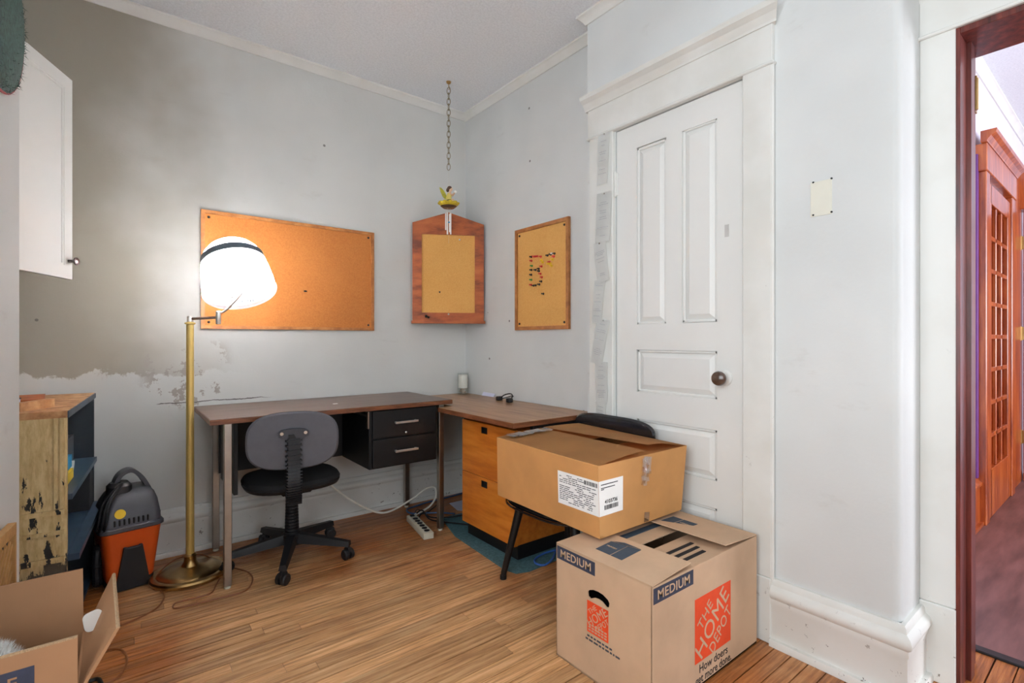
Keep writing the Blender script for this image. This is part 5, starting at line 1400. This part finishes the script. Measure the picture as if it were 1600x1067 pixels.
# fluffy white thing inside
t2 = thing('fluffy_toy', 'fluffy white fur bundle peeking out of the open box', 'toy', (-2.19, -1.67, 0.30))
b = BM(); sphere(b, (-2.212, -1.690, 0.40), (.060, .070, .090), 20, 14); obj('body', b, 'fur', t2, True)
b = BM()
for k in range(3800):
    a = rs.uniform(0, 6.283); zz = rs.uniform(-.1, 1); r_ = math.sqrt(max(0, 1 - zz * zz)); nn = Vector((r_ * math.cos(a), r_ * math.sin(a), zz)); p = Vector((-2.212, -1.690, 0.40)) + Vector((nn.x * .06, nn.y * .07, nn.z * .09))
    d_ = (nn + Vector((rs.uniform(-.5, .5), rs.uniform(-.5, .5), rs.uniform(-.3, .5)))).normalized() * rs.uniform(.008, .020); s2 = d_.cross(Vector((rs.uniform(-1, 1), rs.uniform(-1, 1), rs.uniform(-1, 1)))).normalized() * .0008
    b.faces.new((b.verts.new(p - s2), b.verts.new(p + s2), b.verts.new(p + d_)))
o = obj('fur', b, 'fur', t2); o['kind'] = 'stuff'

# ================================================================== CABLES, POWER STRIP, PAPER
t = thing('power_strip', 'cream power strip with black outlets on the floor by the desk leg', 'power strip', (-0.622, -0.485, 0))
Mps = frame((-0.632, -0.485, 0.0), Vector((0.055, 0.315, 0)), Vector((-0.315, 0.055, 0)))
b = BM(); box(b, -.165, .165, -.029, .029, .001, .036, .004, 2, M=Mps); obj('housing', b, 'strip_cream', t, True)
for k in range(6):
    x_ = -.125 + k * .042
    b = BM(); lathe(b, [(.0155, .0345), (.0155, .0385), (.013, .0395)], 16, Mps @ Matrix.Translation((x_, -.002, 0))); obj('outlet', b, 'black_plastic', t, True)
b = BM(); box(b, .132, .156, -.030, -.026, .010, .028, .001, M=Mps); box(b, .128, .150, -.012, .014, .035, .042, .002, M=Mps); obj('switch', b, 'black', t)
def cable(pts, r_, m, label, name='cable', n=8):
    b = BM(); tube(b, spline(pts, n), r_, 8); tag(obj(name, b, m, None, True), label, 'cable')
def on_y(px, py, Yv):
    th = R(38.2); k = (px - 800) / 783; m = (531 - py) / 783
    d = (math.sin(th) + math.cos(th) * k, math.cos(th) - math.sin(th) * k, m); q_ = (Yv + 3.101) / d[1]
    return Vector((-2.008 + d[0] * q_, Yv, max(0.008, 1.1 + d[2] * q_)))
cable([on_y(508, 745, -.20), on_y(523, 763, -.20), on_y(560, 788, -.21), on_y(600, 801, -.22), on_y(640, 782, -.23), on_y(665, 764, -.24), on_y(679, 762, -.25), on_y(681, 775, -.27), on_y(670, 792, -.29), Mps @ Vector((.168, 0, .022))], .0062, 'cable_white', 'white power cord sagging under the desk to the strip')
cable([(-.06, -.07, .006), (-.20, -.085, .006), (-.36, -.095, .006), (-.47, -.118, .006), (-.545, -.145, .006), (-.55, -.225, .006), (-.47, -.28, .006), (-.40, -.33, .006), (-.34, -.40, .006)], .0055, 'cable_blue_dark', 'dull blue cable looping on the floor beside the power strip')
cable([(-.585, -.36, .05), (-.54, -.345, .055), (-.50, -.37, .012), (-.42, -.45, .016), (-.30, -.50, .02), (-.20, -.56, .02)], .004, 'cable_black', 'black cord from the power strip towards the mat')
cable([(-.60, -.42, .05), (-.56, -.40, .06), (-.53, -.43, .02), (-.47, -.52, .016), (-.40, -.62, .016), (-.34, -.70, .016)], .004, 'cable_black', 'second black cord crossing the mat edge under the cabinet')
cable([(-.58, -.33, .05), (-.545, -.30, .05), (-.48, -.27, .007), (-.40, -.225, .006), (-.34, -.18, .006), (-.28, -.16, .006)], .003, 'cable_black', 'thin black cord running to the wall behind the desk')
b = BM(); prism(b, [(-.255, -.190), (-.145, -.190), (-.215, -.42), (-.285, -.34)], .0, .001, Matrix.Identity(4)); tag(obj('paper_sheet', b, 'paper_lav'), 'pale sheet of paper on the floor under the return desk', 'paper')
cable([(-.20, -1.225, .020), (-.30, -1.205, .018), (-.385, -1.225, .018), (-.415, -1.265, .017), (-.385, -1.295, .012), (-.33, -1.285, .02), (-.28, -1.25, .02), (-.22, -1.205, .02)], .0048, 'cable_blue', 'bright blue loop of cable behind the side chair leg')
cable([(-1.625, -.285, .016), (-1.68, -.21, .040), (-1.742, -.19, .042), (-1.80, -.21, .042), (-1.86, -.30, .032), (-1.885, -.385, .006), (-1.862, -.43, .006), (-1.852, -.51, .006), (-1.885, -.60, .006), (-1.96, -.65, .006), (-2.05, -.68, .006)], .0032, 'cable_brown', 'brown lamp cord crossing the lamp base to the bookcase')
cable([(-1.590, -.35, .005), (-1.530, -.46, .005), (-1.522, -.56, .005), (-1.568, -.66, .005), (-1.66, -.665, .005), (-1.78, -.655, .005), (-1.828, -.640, .005), (-1.815, -.595, .005), (-1.74, -.60, .005), (-1.69, -.59, .005), (-1.665, -.53, .005), (-1.64, -.46, .005)], .0032, 'cable_brown', 'brown cord looped on the floor around the desk leg')
cable([(-2.10, -.90, .006), (-2.05, -.83, .006), (-2.00, -.855, .006), (-1.983, -.94, .006), (-2.005, -1.03, .006), (-2.06, -1.06, .006), (-2.12, -1.10, .006)], .0035, 'cable_brown', 'brown cord curl behind the open box')
cable([(-2.08, -1.00, .006), (-2.055, -1.01, .006), (-2.045, -1.10, .006), (-2.055, -1.2, .006), (-2.10, -1.28, .006)], .006, 'cable_black', 'thick black cord behind the open box flap')
